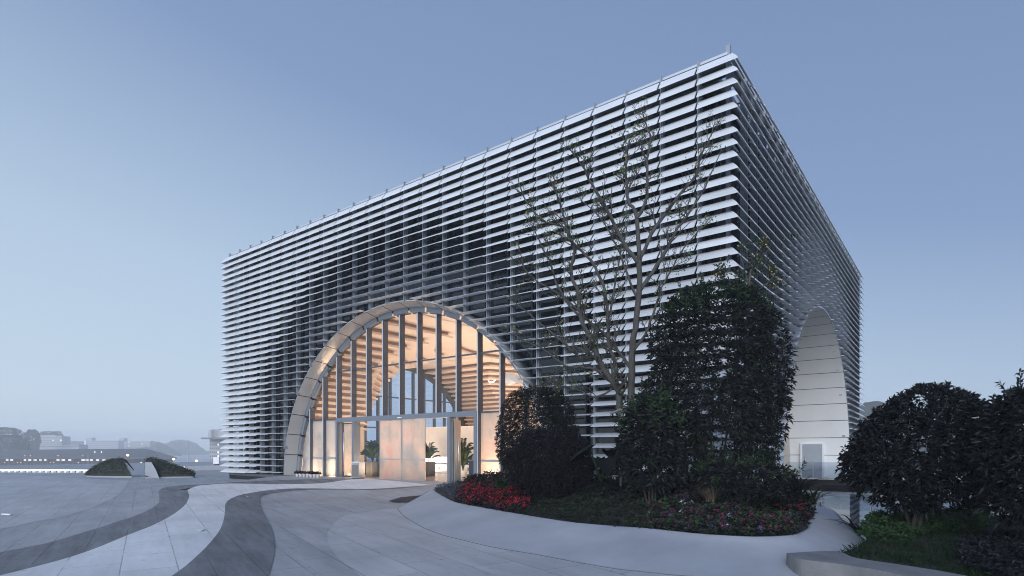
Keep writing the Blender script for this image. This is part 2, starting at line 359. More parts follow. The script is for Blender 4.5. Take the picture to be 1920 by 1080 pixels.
def lump(p, s, seed=0):
    return (np.sin(p[:, 0] * s + seed) * np.sin(p[:, 1] * s * 1.13 + 1.7 * seed) * np.sin(p[:, 2] * s * 0.91 + 0.6 * seed)
            + 0.6 * np.sin(p[:, 0] * s * 2.3 + 2 * seed) * np.sin(p[:, 2] * s * 2.1 + seed) * np.sin(p[:, 1] * s * 1.9))
def smoothpath(pts, k=4):
    pts = [np.array(p, float) for p in pts]; out = []
    for i in range(len(pts) - 1):
        p0 = pts[max(i - 1, 0)]; p1 = pts[i]; p2 = pts[i + 1]; p3 = pts[min(i + 2, len(pts) - 1)]
        for j in range(k):
            t = j / k
            out.append(0.5 * ((2 * p1) + (-p0 + p2) * t + (2 * p0 - 5 * p1 + 4 * p2 - p3) * t * t + (-p0 + 3 * p1 - 3 * p2 + p3) * t ** 3))
    out.append(pts[-1]); return out

# ================================================================== GROUND AND PAVING
gx = np.concatenate([[-75, -60, -48, -40, -34, -30], np.arange(-27, 13.01, 0.3), [16, 22, 30]])
gy = np.concatenate([[-40, -30, -24], np.arange(-20, 0.95, 0.3), [1.0]])
g1 = gx[gx <= 2.41]; g2 = np.concatenate([[g1[-1]], gx[gx > 2.41]])
b = MB(); b.grid([[(x, y, float(H(x, y))) for x in g1] for y in gy]); gy2 = np.concatenate([gy[gy < -5.0], [-5.0]]); b.grid([[(x, y, float(H(x, y))) for x in g2] for y in gy2]); struct(b.build("plaza", "plaza_mid"))
b = MB(); b.grid([[(x, y, G0) for x in (-75, -60, -45, -30.05)] for y in (1.0, 8, 20, 45)]); b.build("plaza_side", "plaza_mid"); struct(bpy.data.objects["plaza_side"])
b = MB(); b.add([(-3000, -400, -12), (3000, -400, -12), (3000, 3000, -12), (-3000, 3000, -12)], [(0, 1, 2, 3)]); struct(b.build("ground", "town"))
b = MB(); b.box(-75, -74.9, -40, 45, -12, G0 - .01); b.box(-75, 30, -40.1, -40, -12, G0 - .01); b.box(-75, 30, 45, 45.1, -12, G0 - .01); struct(b.build("podium", "concrete"))

CA = [(240, 901), (237.6, 910), (226.6, 924), (207.7, 936.7), (176, 951), (148, 960), (110, 971), (63, 979), (31, 987), (0, 992), (-60, 1004), (-160, 1024), (-300, 1052)]
CB = [(393, 907.5), (346, 910), (310, 914), (298, 921), (299, 932), (296, 944.6), (277, 957), (252, 968), (220, 978), (189, 988.7), (141.6, 1003), (94.4, 1017), (41, 1028), (0, 1036), (-60, 1052), (-160, 1082), (-260, 1112)]
CC = [(690, 897.6), (673, 898.3), (650, 900), (600, 904.7), (516, 905.8), (433, 906.9), (400, 908.3), (372, 911), (355, 917), (352, 921), (355, 930), (349, 944.6), (333.6, 958.8), (314.7, 971), (283, 987), (239, 1004), (189, 1025), (141.6, 1042), (94, 1056), (31.5, 1072), (0, 1080), (-60, 1098), (-140, 1125)]
CD = [(812, 910), (731, 914.5), (660, 915.2), (620, 915.5), (570, 915.8), (535, 917), (491, 921), (453, 928), (431, 936.7), (423, 946), (422, 957), (420, 973), (412, 995), (390, 1023), (371, 1042), (346, 1064), (324, 1080), (290, 1103), (240, 1135)]
CE = [(700, 915.5), (640, 916.3), (600, 917), (560, 918.2), (516, 922.6), (494, 929), (488.5, 938), (491, 954), (500.5, 973), (510, 992), (515, 1014), (514.6, 1036), (510, 1058), (503.6, 1080), (495, 1105), (480, 1140)]
CF = [(760, 951), (715, 956), (681.7, 961.5), (655, 965.5), (640, 970), (627.5, 981), (616, 997.5), (614, 1008), (619, 1024.6), (629.6, 1041), (648, 1058), (676.5, 1080), (705, 1105), (750, 1140)]
def resample(pts, n):
    pts = np.array(smoothpath(pts, 5)); d = np.r_[0, np.cumsum(np.linalg.norm(np.diff(pts, axis=0), axis=1))]
    t = np.linspace(0, d[-1], n); return np.stack([np.interp(t, d, pts[:, k]) for k in range(2)], 1)
def curve(px): return resample([ground(*p)[:2] for p in px], 140)
kA, kB, kC, kD, kE, kF = map(curve, (CA, CB, CC, CD, CE, CF))
def band(name, a, c, m, lvl, nx=24):
    b = MB(); b.grid([[(*(p * (1 - t) + q * t), float(H(*(p * (1 - t) + q * t))) + 0.004 * lvl) for t in np.linspace(0, 1, nx)] for p, q in zip(a, c)])
    return struct(b.build(name, m))
band("paving_band_pale", kA, np.stack([kA[:, 0] - 30 * 0.9, kA[:, 1] - 30 * 0.15], 1), 'plaza_light', 1)
band("paving_band_slate", kB, kC, 'plaza_dark', 1)
band("paving_band_white", kC, kD, 'plaza_white', 2)
band("paving_band_charcoal", kD, kE, 'plaza_dark', 3)
BASE_PX = [(744.8, 953), (750, 961), (761.9, 971.6), (778, 981), (794.7, 990), (827.5, 1003), (862.5, 1012), (926, 1027), (1002.5, 1040), (1068, 1052.5), (1155.7, 1067.8), (1227, 1075.5), (1271, 1080), (1340, 1088), (1430, 1098), (1512, 1105)]
base_xy = [onZ(*p, G0)[:2] for p in BASE_PX]
pb = resample(base_xy, 140)
cent = np.array([0.3, -5.5])
pin = pb + (cent - pb) * 0.06
band("paving_band_ash", kF, pin, 'plaza_light', 1)
b = MB(); pit = [ground(*p)[:2] for p in ((728, 940.5), (752, 933), (790, 928.5), (784, 934), (766, 942.5), (740, 943))]
b.add([(x, y, float(H(x, y)) + 0.02) for x, y in pit], [tuple(range(len(pit)))]); struct(b.build("drain_slot", "joint"))  # flat dark sheet, no hole: the darkness inside the slot is its colour
for i, ((px, py), m_, lab, nm) in enumerate([((12, 967), 'white', "white paper tube dropped on the pale paving", "paper_tube"), ((378, 996), 'white', "scrap of white paper lying on the white paving band", "paper_scrap"),
                                      ((466, 932), 'bronze', "small brown fallen leaf on the charcoal paving band", "fallen_leaf")]):
    p = ground(px, py); b = MB()
    if nm == "paper_tube": b.tube([p + [-.16, -.06, .035], p + [.16, .06, .035]], 0.025, 8)
    else: b.grid([[(p[0] + u * .09, p[1] + v * .08, p[2] + .02 + .03 * (u * v) + .02 * u * u) for u in (-1, 0, 1)] for v in (-1, 0, .8)])
    tag(b.build(nm, m_), lab, "litter")

# ================================================================== BUILDING
XL, YB = -29.87, 27.2
ZT = 12.93; PZ = 0.3545; NR = 37
hall = thing("exhibition_hall", "box-shaped hall wrapped in rows of pale louvres with tall lit arched entrance", "building", (-15, 13.6, G0))
LEFT = [-0.864 - 1.2 * k for k in range(25)][::-1]       # post x positions, 25 of them
RIGHT = [0.29 + 1.12 * j for j in range(1, 25)]          # post y positions
A0, B0, C0 = 8.7, 8.08, -15.1                            # front arch
AE, BE, CE_ = 8.25, 8.1, 13.6                            # side arch
PROF = [(-0.205, 0.0), (-0.18, 0.013), (-0.075, 0.020), (0.055, 0.016), (0.19, 0.004), (0.19, -0.004), (0.055, -0.012), (-0.075, -0.014), (-0.18, -0.010)]
def blade(b, s0, s1, z, th, mitre0, mitre1, side):
    """s runs along the facade; cross-section offset o outwards (negative = out)"""
    c, s = math.cos(th), math.sin(th); sec = []
    for u, w in PROF:
        o = -0.27 + u * c - w * s * 1.0; zz = z + u * s + w * c
        sec.append((o, zz))
    def pt(sv, o, zz, m):
        if m: sv = sv + m * (-o)
        return (sv, o, zz) if side == 'front' else ((XL + o, sv, zz) if side == 'left' else (-o, sv, zz))
    n = len(sec)
    v = [pt(s0, o, zz, mitre0) for o, zz in sec] + [pt(s1, o, zz, mitre1) for o, zz in sec]
    fs = [(i, (i + 1) % n, n + (i + 1) % n, n + i) for i in range(n)] + [tuple(range(n - 1, -1, -1)), tuple(range(n, 2 * n))]
    b.add(v, fs)
def tilt(ds, z, a, bb):
    rho = math.sqrt((ds / a) ** 2 + (max(z, 0) / bb) ** 2); d = (rho - 1) * 8.4
    return R_(2 + (36 + 1.5 * max(z, 0)) * float(smooth(0.3, 4.9, d)))
def half(z, a, bb): return a * math.sqrt(max(0, 1 - (z / bb) ** 2))
def bays(edges, side, a, bb, c):
    for i in range(len(edges) - 1):
        s0, s1 = edges[i], edges[i + 1]; b = MB()
        m0 = -1 if (i == 0 and side == 'front') else 0
        m1 = 1 if (i == len(edges) - 2) else 0
        if side in ('right', 'left'): m0 = -1 if i == 0 else 0
        for k in range(NR):
            z = ZT - PZ * k; jit = random.uniform(-0.02, 0.02)
            th = tilt((s0 + s1) / 2 - c, z, a, bb) + jit
            u0, u1 = s0 + (0 if m0 else 0.034), s1 - (0 if m1 else 0.034)
            zc = max(z, 0)
            segs = [(u0, u1, m0, m1)]
            if zc < bb + 0.05:
                hw = half(min(zc, bb - .01), a + 0.02, bb + 0.05)
                lo, hi = c - hw, c + hw; segs = []
                if u0 < lo - 0.1: segs.append((u0, min(u1, lo), m0, m1 if u1 <= lo else 0))
                if u1 > hi + 0.1: segs.append((max(u0, hi), u1, m0 if u0 >= hi else 0, m1))
            for q in segs: blade(b, q[0], q[1], z, th, q[2], q[3], side)
        if b.v: b.build("louvre_bay", "blade", hall)
front_edges = [XL] + LEFT[1:] + [0.0]
front_edges[1:1] = [LEFT[0]] if LEFT[0] > XL + 0.5 else []
bays(front_edges, 'front', A0, B0, C0)
bays([0.0] + RIGHT[:-1] + [YB], 'right', AE, BE, CE_)
bays([0.0, 1.2, 3.6, 6.0, 8.4, 10.8, 13.6, 16.4, 18.8, 21.2, 23.6, YB], 'left', 8.0, 7.9, 13.6)
# posts, each with the little arms that carry its blades
def post(side, s, z0, z1, corner=False):
    b = MB()
    def bx(a0, a1, o0, o1, p, q):
        if side == 'front': b.box(a0, a1, o0, o1, p, q)
        else: b.box(-o1, -o0, a0, a1, p, q)
    bx(s - .05, s + .05, -0.10, 0.06, z0, 13.30); bx(s - .022, s + .022, -0.16, -0.10, z0, 13.31)
    bx(s - .05, s + .05, -0.06, 0.50, 13.10, 13.24)
    for k in range(NR):
        z = ZT - PZ * k
        if z < z0 + .05: continue
        bx(s + .055, s + .085, -0.30, 0.02, z - .035, z + .005)
    return b.build("facade_post", "post", hall)
for s in LEFT:
    zc = B0 * math.sqrt(max(0, 1 - ((s - C0) / A0) ** 2)) if abs(s - C0) < A0 else 0.0
    post('front', s, max(0.03, zc + 0.02), 13.46)
for s in RIGHT:
    zc = BE * math.sqrt(max(0, 1 - ((s - CE_) / AE) ** 2)) if abs(s - CE_) < AE else -0.3
    post('right', s, max(-0.3, zc + 0.02), 13.46)
b = MB(); b.box(-.06, .06, -.06, .06, -.3, 13.47); b.build("corner_post", "post", hall)
b = MB(); b.box(XL - .06, XL + .06, -.06, .06, 0.03, 13.3); b.build("corner_post", "post", hall)
b = MB(); b.box(XL, 0, -.09, .02, 13.17, 13.25); b.box(-.02, .09, .05, YB, 13.17, 13.25); b.build("top_rail", "rail", hall)
b = MB(); b.box(XL + .05, -.06, .03, .06, 12.60, 13.16); b.box(-.06, -.03, .07, YB, 12.60, 13.16); b.build("edge_strip", "black", hall)
# roof, shell, dark glazing behind the louvres
b = MB(); b.box(XL + .3, -.5, .5, YB - .2, 12.75, 12.98); b.build("roof", "roof", hall)
b = MB(); b.box(XL + .3, -.6, .52, .60, 12.981, 13.2); b.box(-.6, -.52, .60, YB - .2, 12.981, 13.2); b.build("parapet", "black", hall)
def arch_wall(b, side, off, a, bb, c, lo, hi, z0, z1, th, mi=0, n=72):
    """solid wall with an elliptical opening"""
    def bx(s0, s1, p, q):
        if q - p < .01: return
        if side == 'front': b.box(s0, s1, off, off + th, p, q, mi)
        else: b.box(off - th, off, s0, s1, p, q, mi)
    bx(lo, c - a, z0, z1); bx(c + a, hi, z0, z1)
    th_ = np.linspace(math.pi, 0, n + 1); ss = c + a * np.cos(th_); zz = bb * np.sin(th_)
    v = []; f = []
    for o in (off, off + th if side == 'front' else off - th):
        for k in range(n + 1):
            for z in (zz[k], z1): v.append((ss[k], o, z) if side == 'front' else (o, ss[k], z))
    for k in range(n):
        f.append((2 * k, 2 * k + 2, 2 * k + 3, 2 * k + 1)); q = 2 * (n + 1); f.append((q + 2 * k + 1, q + 2 * k + 3, q + 2 * k + 2, q + 2 * k)); f.append((2 * k, q + 2 * k, q + 2 * k + 2, 2 * k + 2))
    b.add(v, f, mi)
b = MB(); arch_wall(b, 'front', .78, A0 - .06, B0 - .06, C0, XL + .2, -.95, 0.02, 12.74, .15); b.build("dark_glazing", "dark_glass", hall)
b = MB(); arch_wall(b, 'right', -.78, AE + .02, BE + .02, CE_, .94, YB - .3, -.3, 12.74, .15); b.build("dark_glazing", "dark_glass", hall)
b = MB()
for z in (4.35, 8.75):      # floor edges and glazing bars seen between the blades
    for s0, s1 in ((XL + .3, C0 - half(z, A0, B0) - .1), (C0 + half(z, A0, B0) + .1, -1.0)):
        if z > B0: s0, s1 = XL + .3, -1.0
        b.box(s0, s1, .70, .775, z, z + .42)
        if z > B0: break
b.box(XL + .3, -1, .70, .775, 12.2, 12.7)
for s in LEFT:
    zc = B0 * math.sqrt(max(0, 1 - ((s - C0) / A0) ** 2)) + .03 if abs(s - C0) < A0 else 0.03
    b.box(s + .32, s + .38, .715, .772, zc, 12.15)
b.build("floor_edge", "spandrel", hall)
b = MB()
for z in (4.35, 8.75, 12.2): b.box(-.775, -.70, 1.0, YB - .4, z, z + .42) if z > BE else (b.box(-.775, -.70, 1.0, CE_ - half(z, AE, BE) - .1, z, z + .42), b.box(-.775, -.70, CE_ + half(z, AE, BE) + .1, YB - .4, z, z + .42))
b.build("floor_edge", "spandrel", hall)
b = MB(); arch_wall(b, 'right', XL + .25, 7.9, 7.75, 13.6, .95, YB - .3, 0, 12.7, .2); b.box(XL + .3, -.8, YB - .45, YB - .25, -.3, 12.74); b.build("shell_wall", "charcoal", hall)
# plinth
for x0, x1 in ((XL + .05, C0 - A0 - .05), (C0 + A0 + .05, -.05)):
    b = MB(); b.box(x0, x1, -.12, .3, -.13, .02); b.build("plinth", "plinth", hall)
for q in ((XL + .08, C0 - A0 + .02, -.09, .3, G0 - .02, -.131), (-6, -.05, -.09, .3, G0 - .02, -.131), (-.048, .28, -.05, CE_ - AE - .1, -.8, -.31), (-.048, .28, CE_ + AE + .3, YB, -.8, -.31)):
    b = MB(); b.box(*q); b.build("plinth_base", "black", hall)

# ---- front arch surround: metal reveal panels, lip, dark inner frame
def ell(a, bb, t): return C0 - a * math.cos(t), bb * math.sin(t)
b = MB(); NP = 23
ts = []
tt = np.linspace(0, math.pi, 2001); dl = np.r_[0, np.cumsum(np.hypot(np.diff(8.6 * np.cos(tt)), np.diff(8.0 * np.sin(tt))))]
for k in range(NP): ts.append((np.interp(dl[-1] * (k + .018) / NP, dl, tt), np.interp(dl[-1] * (k + 1 - .018) / NP, dl, tt)))
Y0, Y1 = -0.06, 0.56
for t0, t1 in ts:
    rows = []
    for t in np.linspace(t0, t1, 6):
        x0, z0 = ell(A0, B0, t); x1, z1 = ell(8.5, 7.93, t)
        rows.append([(x0, Y0, z0), ((x0 + x1) / 2, (Y0 + Y1) / 2, (z0 + z1) / 2), (x1, Y1, z1)])
    b.grid(rows, 0)
b.build("arch_reveal", "bronze", hall)
b = MB(); rows = []
for t in np.linspace(0, math.pi, 90):
    p = [ell(A0 + d, B0 + d, t) for d in (.003, .05, .05, .012)]
    rows.append([(p[0][0], Y0 - .01, p[0][1]), (p[1][0], Y0 - .01, p[1][1]), (p[2][0], .76, p[2][1]), (p[3][0], .76, p[3][1])])
b.grid(rows, 0); b.build("arch_rim", "rail", hall)
b = MB(); rows = []
for t in np.linspace(0, math.pi, 90):
    q = ell(A0 + .006, B0 + .006, t); q1 = ell(8.512, 7.942, t)
    rows.append([(q[0], Y0 + .01, q[1]), (q1[0], Y1 + .02, q1[1])])
b.grid(rows, 0); b.build("joint_backing", "joint", hall)
b = MB()
for t0, t1 in ts:
    rows = []
    for t in np.linspace(t0 + .004, t1 - .004, 6):
        p = [ell(8.5 - d, 7.93 - d, t) for d in (0, .2, .2, .24)]
        rows.append([(p[0][0], Y1 + .01, p[0][1]), (p[1][0], Y1 + .03, p[1][1]), (p[2][0], .80, p[2][1]), (p[3][0], .80, p[3][1])])
    b.grid(rows, 0, False)
b.build("arch_frame", "frame_skylit", hall)
# ---- entrance glazing
GA, GB = 8.28, 7.71
def gz(x): return GB * math.sqrt(max(0, 1 - ((x - C0) / GA) ** 2))
mx = [C0 - .1 + 1.2 * k for k in range(-6, 7)]
for x in mx:
    k = round((x - C0 + .1) / 1.2); z0 = 3.05 if abs(k) <= 3 else 0.0
    b = MB(); b.box(x - .036, x + .036, .60, .90, z0, gz(x) + .04)
    b.box(x - .033, x + .033, .585, .599, z0, gz(x) - .02, 1); b.build("mullion", ["frame", "rail"], hall)  # paler strip on the front: the sky-lit face put in as colour
b = MB()
for x0, x1 in zip([C0 - half(5.45, GA, GB)] + [x for x in mx if abs(x - C0) < half(5.45, GA, GB)], [x for x in mx if abs(x - C0) < half(5.45, GA, GB)] + [C0 + half(5.45, GA, GB)]):
    b.box(x0 + .037, x1 - .037, .70, .84, 5.43, 5.48)
b.build("transom", "frame", hall)
HX0, HX1 = -20.05, -10.42
b = MB(); b.box(HX0, HX1, .56, .95, 2.83, 3.05); b.build("door_header", "frame_skylit", hall)
b = MB(); b.box(C0 - half(3, GA, GB), HX0, .70, .84, 2.95, 3.02); b.box(HX1, C0 + half(3, GA, GB), .70, .84, 2.95, 3.02); b.build("transom", "frame", hall)
for x in (-19.97, -18.62, -12.02, -10.50):
    b = MB(); b.box(x - .075, x + .075, .55, .96, 0.0, 2.83); b.build("door_post", "frame_skylit", hall)
edges = [C0 - GA] + mx + [C0 + GA]
for x0, x1 in zip(edges[:-1], edges[1:]):
    for z0, z1 in ((0.02, 2.95), (3.05, 5.42), (5.49, 9)):
        if z0 < 1 and x1 > HX0 + .2 and x0 < HX1 - .2: continue
        xs = np.linspace(x0 + .05, x1 - .05, 7); top = [min(z1, gz(x)) for x in xs]
        if max(top) - z0 < .12: continue
        top = [max(t, z0 + .001) for t in top]
        b = MB(); b.add([(x, .77, z0) for x in xs] + [(x, .77, t) for x, t in zip(xs, top)], [(i, i + 1, 8 + i, 7 + i) for i in range(6)])
        b.build("window_pane", ("frost" if x1 < -19.5 else "frost_art") if z0 < 1 else "glass", hall)
        if z0 < 1 and z1 > 2:
            b = MB(); b.box(x0 + .06, x1 - .06, .762, .766, .93, 1.02); b.build("film_strip", "concrete", hall)
# doors: two printed sliding leaves, frosted swing door, clear sidelights
for x0, x1, m_ in ((-16.70, -15.14, 'frost_art'), (-15.10, -13.56, 'frost_art')):
    b = MB(); b.add([(x0, .68, .03), (x1, .68, .03), (x1, .68, 2.80), (x0, .68, 2.80)], [(0, 1, 2, 3)]); d = b.build("sliding_door", m_, hall)
    b = MB(); b.box(x0, x0 + .03, .665, .695, .03, 2.81); b.box(x1 - .03, x1, .665, .695, .03, 2.81); b.box(x0 + .03, x1 - .03, .665, .695, .005, .03); b.build("door_frame", "steel", d)
    b = MB(); b.box(x0 + .04, x1 - .04, .672, .676, .93, 1.0); b.build("film_strip", "concrete", d)
for x0, x1, m_ in ((-19.88, -18.71, 'frost_art'),):
    b = MB(); b.add([(x0 + .28, .74, .1), (x1 - .03, .74, .1), (x1 - .03, .74, 2.72), (x0 + .28, .74, 2.72)], [(0, 1, 2, 3)]); d = b.build("swing_door", m_, hall)
    b = MB(); b.box(x0 + .2, x0 + .28, .70, .78, .02, 2.78); b.box(x1 - .03, x1, .70, .78, .02, 2.78); b.box(x0 + .28, x1 - .03, .70, .78, 2.72, 2.78); b.box(x0 + .28, x1 - .03, .70, .78, .02, .1); b.build("door_frame", "frame", d)
    b = MB(); b.tube([(x0 + .36, .66, .3), (x0 + .36, .66, 2.3)], .022); b.build("door_handle", "steel", d)
for x0, x1 in ((-18.54, -16.72), (-13.54, -12.10)):
    b = MB(); b.add([(x0, .80, .03), (x1, .80, .03), (x1, .80, 2.80), (x0, .80, 2.80)], [(0, 1, 2, 3)]); b.build("sidelight", "glass", hall)
b = MB(); b.box(-11.94, -11.89, .72, 1.05, .02, 2.78); b.box(-11.84, -11.80, .72, 1.10, .02, 2.7); d = b.build("swing_door", "steel", hall)
b = MB(); b.tube([(-11.74, .9, .5), (-11.74, .9, 2.0)], .02); b.build("door_handle", "steel", d)
b = MB(); b.box(-15.25, -14.98, .50, .56, 2.88, 2.93); b.build("door_sensor", "white", hall)

# ---- interior: stepped timber vault, floor, far arch
b = MB(); b.box(XL + .5, -3.1, .97, YB - .5, -.3, 0.0); b.build("hall_floor", "tile_in", hall)
b = MB(); b.box(XL + .5, -.85, .97, YB - .5, 8.35, 8.55); b.build("ceiling", "wood", hall)
DX, DY = -15.1, 13.6
def contour(z, dx, dy, lx, ly, grow=0.0):
    a = 8.25 * math.sqrt(max(0, 1 - (z / 7.85) ** 2)) + grow; c = 8.15 * math.sqrt(max(0, 1 - (z / 7.95) ** 2)) + grow
    r = 12.2 * math.sqrt(max(0, 1 - (z / 14.5) ** 2)) * math.sqrt(max(.05, 1 - (max(0, z - 5.8) / 2.75) ** 2)) + grow
    a = min(a, lx - .05); c = min(c, ly - .05)
    t1 = math.acos(min(1, a / r)); t0 = math.asin(min(1, c / r))
    pts = [(a, ly)]
    if r * math.sin(t1) < ly: arc = [(r * math.cos(t), r * math.sin(t)) for t in np.linspace(t1, t0, 40)]
    else: arc = [(a, c)]
    arc = [(min(x, lx - .02), min(y, ly - .02)) for x, y in arc]
    pts += arc + [(lx, c), (lx, ly)]
    out = []
    for x, y in pts:
        q = (DX + dx * x, DY + dy * y)
        if not out or math.hypot(q[0] - out[-1][0], q[1] - out[-1][1]) > 1e-3: out.append(q)
    if dx * dy < 0: out.reverse()
    return out[::-1]
zs = np.arange(2.6, 8.3, 0.335)
for z in zs:
    b = MB()
    for dx in (-1, 1):
        for dy in (-1, 1):
            lx = 14.3 if dx < 0 else 11.9; ly = 12.58 if dy < 0 else 13.0
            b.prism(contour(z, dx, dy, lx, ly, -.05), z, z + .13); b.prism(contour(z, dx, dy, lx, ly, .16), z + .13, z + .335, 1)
    b.build("vault_step", ["wood", "wood_shade"], hall)
b = MB()
for dx in (-1, 1):
    for dy in (-1, 1):
        b.prism(contour(2.5, dx, dy, 14.3 if dx < 0 else 11.9, 12.58 if dy < 0 else 13.0, .1), 0, 2.6)
b.build("inner_wall", "wall_in", hall)
b = MB(); b.box(-3.1, -2.95, 1, YB - .5, 0, 8.4); b.build("partition", "wall_in", hall)
# west arch glazing bars, seen through the hall
b = MB()
for k in range(-6, 7):
    y = 13.6 + 1.2 * k
    if abs(y - 13.6) < 7.85: b.box(XL + .1, XL + .34, y - .07, y + .07, 0, 7.7 * math.sqrt(max(0, 1 - ((y - 13.6) / 7.85) ** 2)))
for z in (3.0, 5.4): b.box(XL + .16, XL + .28, 13.6 - half(z, 7.85, 7.7), 13.6 + half(z, 7.85, 7.7), z, z + .1)
b.build("far_glazing_bar", "frame", hall)
b = MB(); th_ = np.linspace(0, math.pi, 40); b.add([(XL + .2, 13.6 - 7.85 * math.cos(t), 7.7 * math.sin(t)) for t in th_], [tuple(range(40))]); M["far_glass"] = glass_mat("far_glass", (0.74, 0.82, 0.95), 0.02)
b.build("far_glazing", "far_glass", hall)

# ---- side arch: deep white tunnel reveal with panel joints and a door
def elr(a, bb, t): return CE_ - a * math.cos(t), bb * math.sin(t) - (.0)
tt = np.linspace(0, math.pi, 2001); dl = np.r_[0, np.cumsum(np.hypot(np.diff(AE * np.cos(tt)), np.diff(BE * np.sin(tt))))]
b = MB(); NQ = 24
for k in range(NQ):
    rows = []
    for t in np.linspace(np.interp(dl[-1] * (k + .016) / NQ, dl, tt), np.interp(dl[-1] * (k + 1 - .016) / NQ, dl, tt), 6):
        y, z = elr(AE, BE, t); rows.append([(.30, y, z), (-1.4, y, z), (-3.05, y, z)])
    b.grid(rows)
b.build("side_reveal", "white_panel", hall)
b = MB(); rows = []
for t in np.linspace(0, math.pi, 80):
    y, z = elr(AE + .02, BE + .02, t); y2, z2 = elr(AE + .07, BE + .07, t); rows.append([(.32, *elr(AE - .005, BE - .005, t)), (.32, y2, z2), (-.78, y2, z2)])
b.grid(rows); b.build("arch_rim", "rail", hall)
b = MB(); rows = [[(.28, *elr(AE + .015, BE + .015, t)), (-3.05, *elr(AE + .015, BE + .015, t))] for t in np.linspace(0, math.pi, 80)]; b.grid(rows); b.build("joint_backing", "joint", hall)
b = MB(); b.box(.30 - 3.4, .28, CE_ + AE - .03, CE_ + AE + .3, -.34, 0.03); b.build("side_reveal", "white_panel", hall)
b = MB(); b.box(-2.22, -1.12, CE_ + AE - .30, CE_ + AE - .02, -.30, 1.72); M["door_grey"] = mat("door_grey", (0.36, 0.39, 0.44), 0.45, 0, 0.08, 1.5)
d = b.build("side_door", "door_grey", hall)
b = MB(); b.box(-2.32, -2.22, CE_ + AE - .34, CE_ + AE - .02, -.30, 1.80); b.box(-1.12, -1.04, CE_ + AE - .34, CE_ + AE - .02, -.30, 1.80); b.box(-2.22, -1.12, CE_ + AE - .34, CE_ + AE - .02, 1.72, 1.80); b.build("door_frame", "white_panel", d)
b = MB(); b.tube([(-2.05, CE_ + AE - .36, .55), (-2.05, CE_ + AE - .36, 1.0)], .02); b.build("door_handle", "steel", d)
b = MB()
for k in range(-6, 7): b.box(-3.16, -3.02, CE_ + 1.25 * k - .05, CE_ + 1.25 * k + .05, -.3, BE * math.sqrt(max(0.002, 1 - (1.25 * k / AE) ** 2)) - .02)
b.build("side_glazing_bar", "frame", hall)

# ---- lamps of the hall (warm up-lights on the floor, downlights in the ceiling, floor lamps by the entrance)
def area(name, loc, size, power, down, col=(1, .78, .60)):
    L = bpy.data.lights.new(name, 'AREA'); L.shape = 'DISK'; L.size = size; L.energy = power * .82; L.color = col
    o = bpy.data.objects.new(name, L); COL.objects.link(o); o.location = loc
    o.rotation_euler = (0, 0, 0) if down else (math.pi, 0, 0); return o
for x, y, p in ((-20.0, 6.5, 240), (-10.5, 6.0, 380), (-15.1, 3.6, 170), (-21.0, 17.5, 680), (-11.0, 17.0, 760), (-15.1, 11.5, 560), (-24.5, 14.0, 460), (-15.1, 21, 380)):
    area("hall_uplight", (x, y, .06), 1.1, p, False)
for x in (-20.6, -18.2, -12.4, -9.6): area("hall_uplight", (x, 1.35, .06), .35, 75, False, (1, .70, .42))
for x, y in ((-17.5, 4.0), (-12.5, 4.0), (-15.1, 9.0)): area("hall_downlight", (x, y, 8.2), .5, 190, True)
for px_, y in ((608, 1.35), (622, 1.35), (655, 1.30)):
    p = P(px_, 890, 10); r = (p - CAM); tpar = (y - CAM[1]) / r[1]; x = (CAM + r * tpar)[0]
    b = MB(); b.lathe([(.02, .0), (.10, .0), (.10, .05), (.07, .16), (0.0, .17)], (x, y, .003), 14); o = tag(b.build("floor_lamp", "lamp_warm"), "small glowing floor lamp behind the frosted glass near the arch foot" if px_ < 640 else "small glowing floor lamp behind the frosted swing door", "lamp", "floor lamps behind the frosted glass")
    L = bpy.data.lights.new("floor_lamp_glow", 'POINT'); L.energy = 75 if px_ < 640 else 26; L.color = (1, .70, .42); L.shadow_soft_size = .12
    lo = bpy.data.objects.new("floor_lamp_glow", L); COL.objects.link(lo); lo.location = (x, y + .1, .32)


# ================================================================== THINGS AT THE ENTRANCE AND IN THE HALL
def onY(px, py, y):
    p = P(px, py, 10) - CAM; return CAM + p * (y - CAM[1]) / p[1]
# litter bin
p = onY(659, 897, .25); q = onY(673, 897, .25); bx_, by_ = p[0], .25; zb = float(H(p[0], .25))
t = thing("litter_bin", "square steel litter bin with grey-brown front beside the glass doors", "bin", ((p[0] + q[0]) / 2, .4, zb))
w = q[0] - p[0]
b = MB(); b.box(p[0], q[0], .25, .62, zb + .03, zb + .78); b.build("body", "steel", t)
b = MB(); b.box(p[0] + .06, q[0] - .05, .235, .25, zb + .10, zb + .66); b.build("front_panel", "brown", t)
b = MB(); b.box(p[0] - .01, q[0] + .01, .24, .63, zb + .78, zb + .82); b.build("lid", "white", t)
b = MB(); b.box(p[0] + .03, q[0] - .03, .28, .60, zb, zb + .03); b.build("base", "charcoal", t)
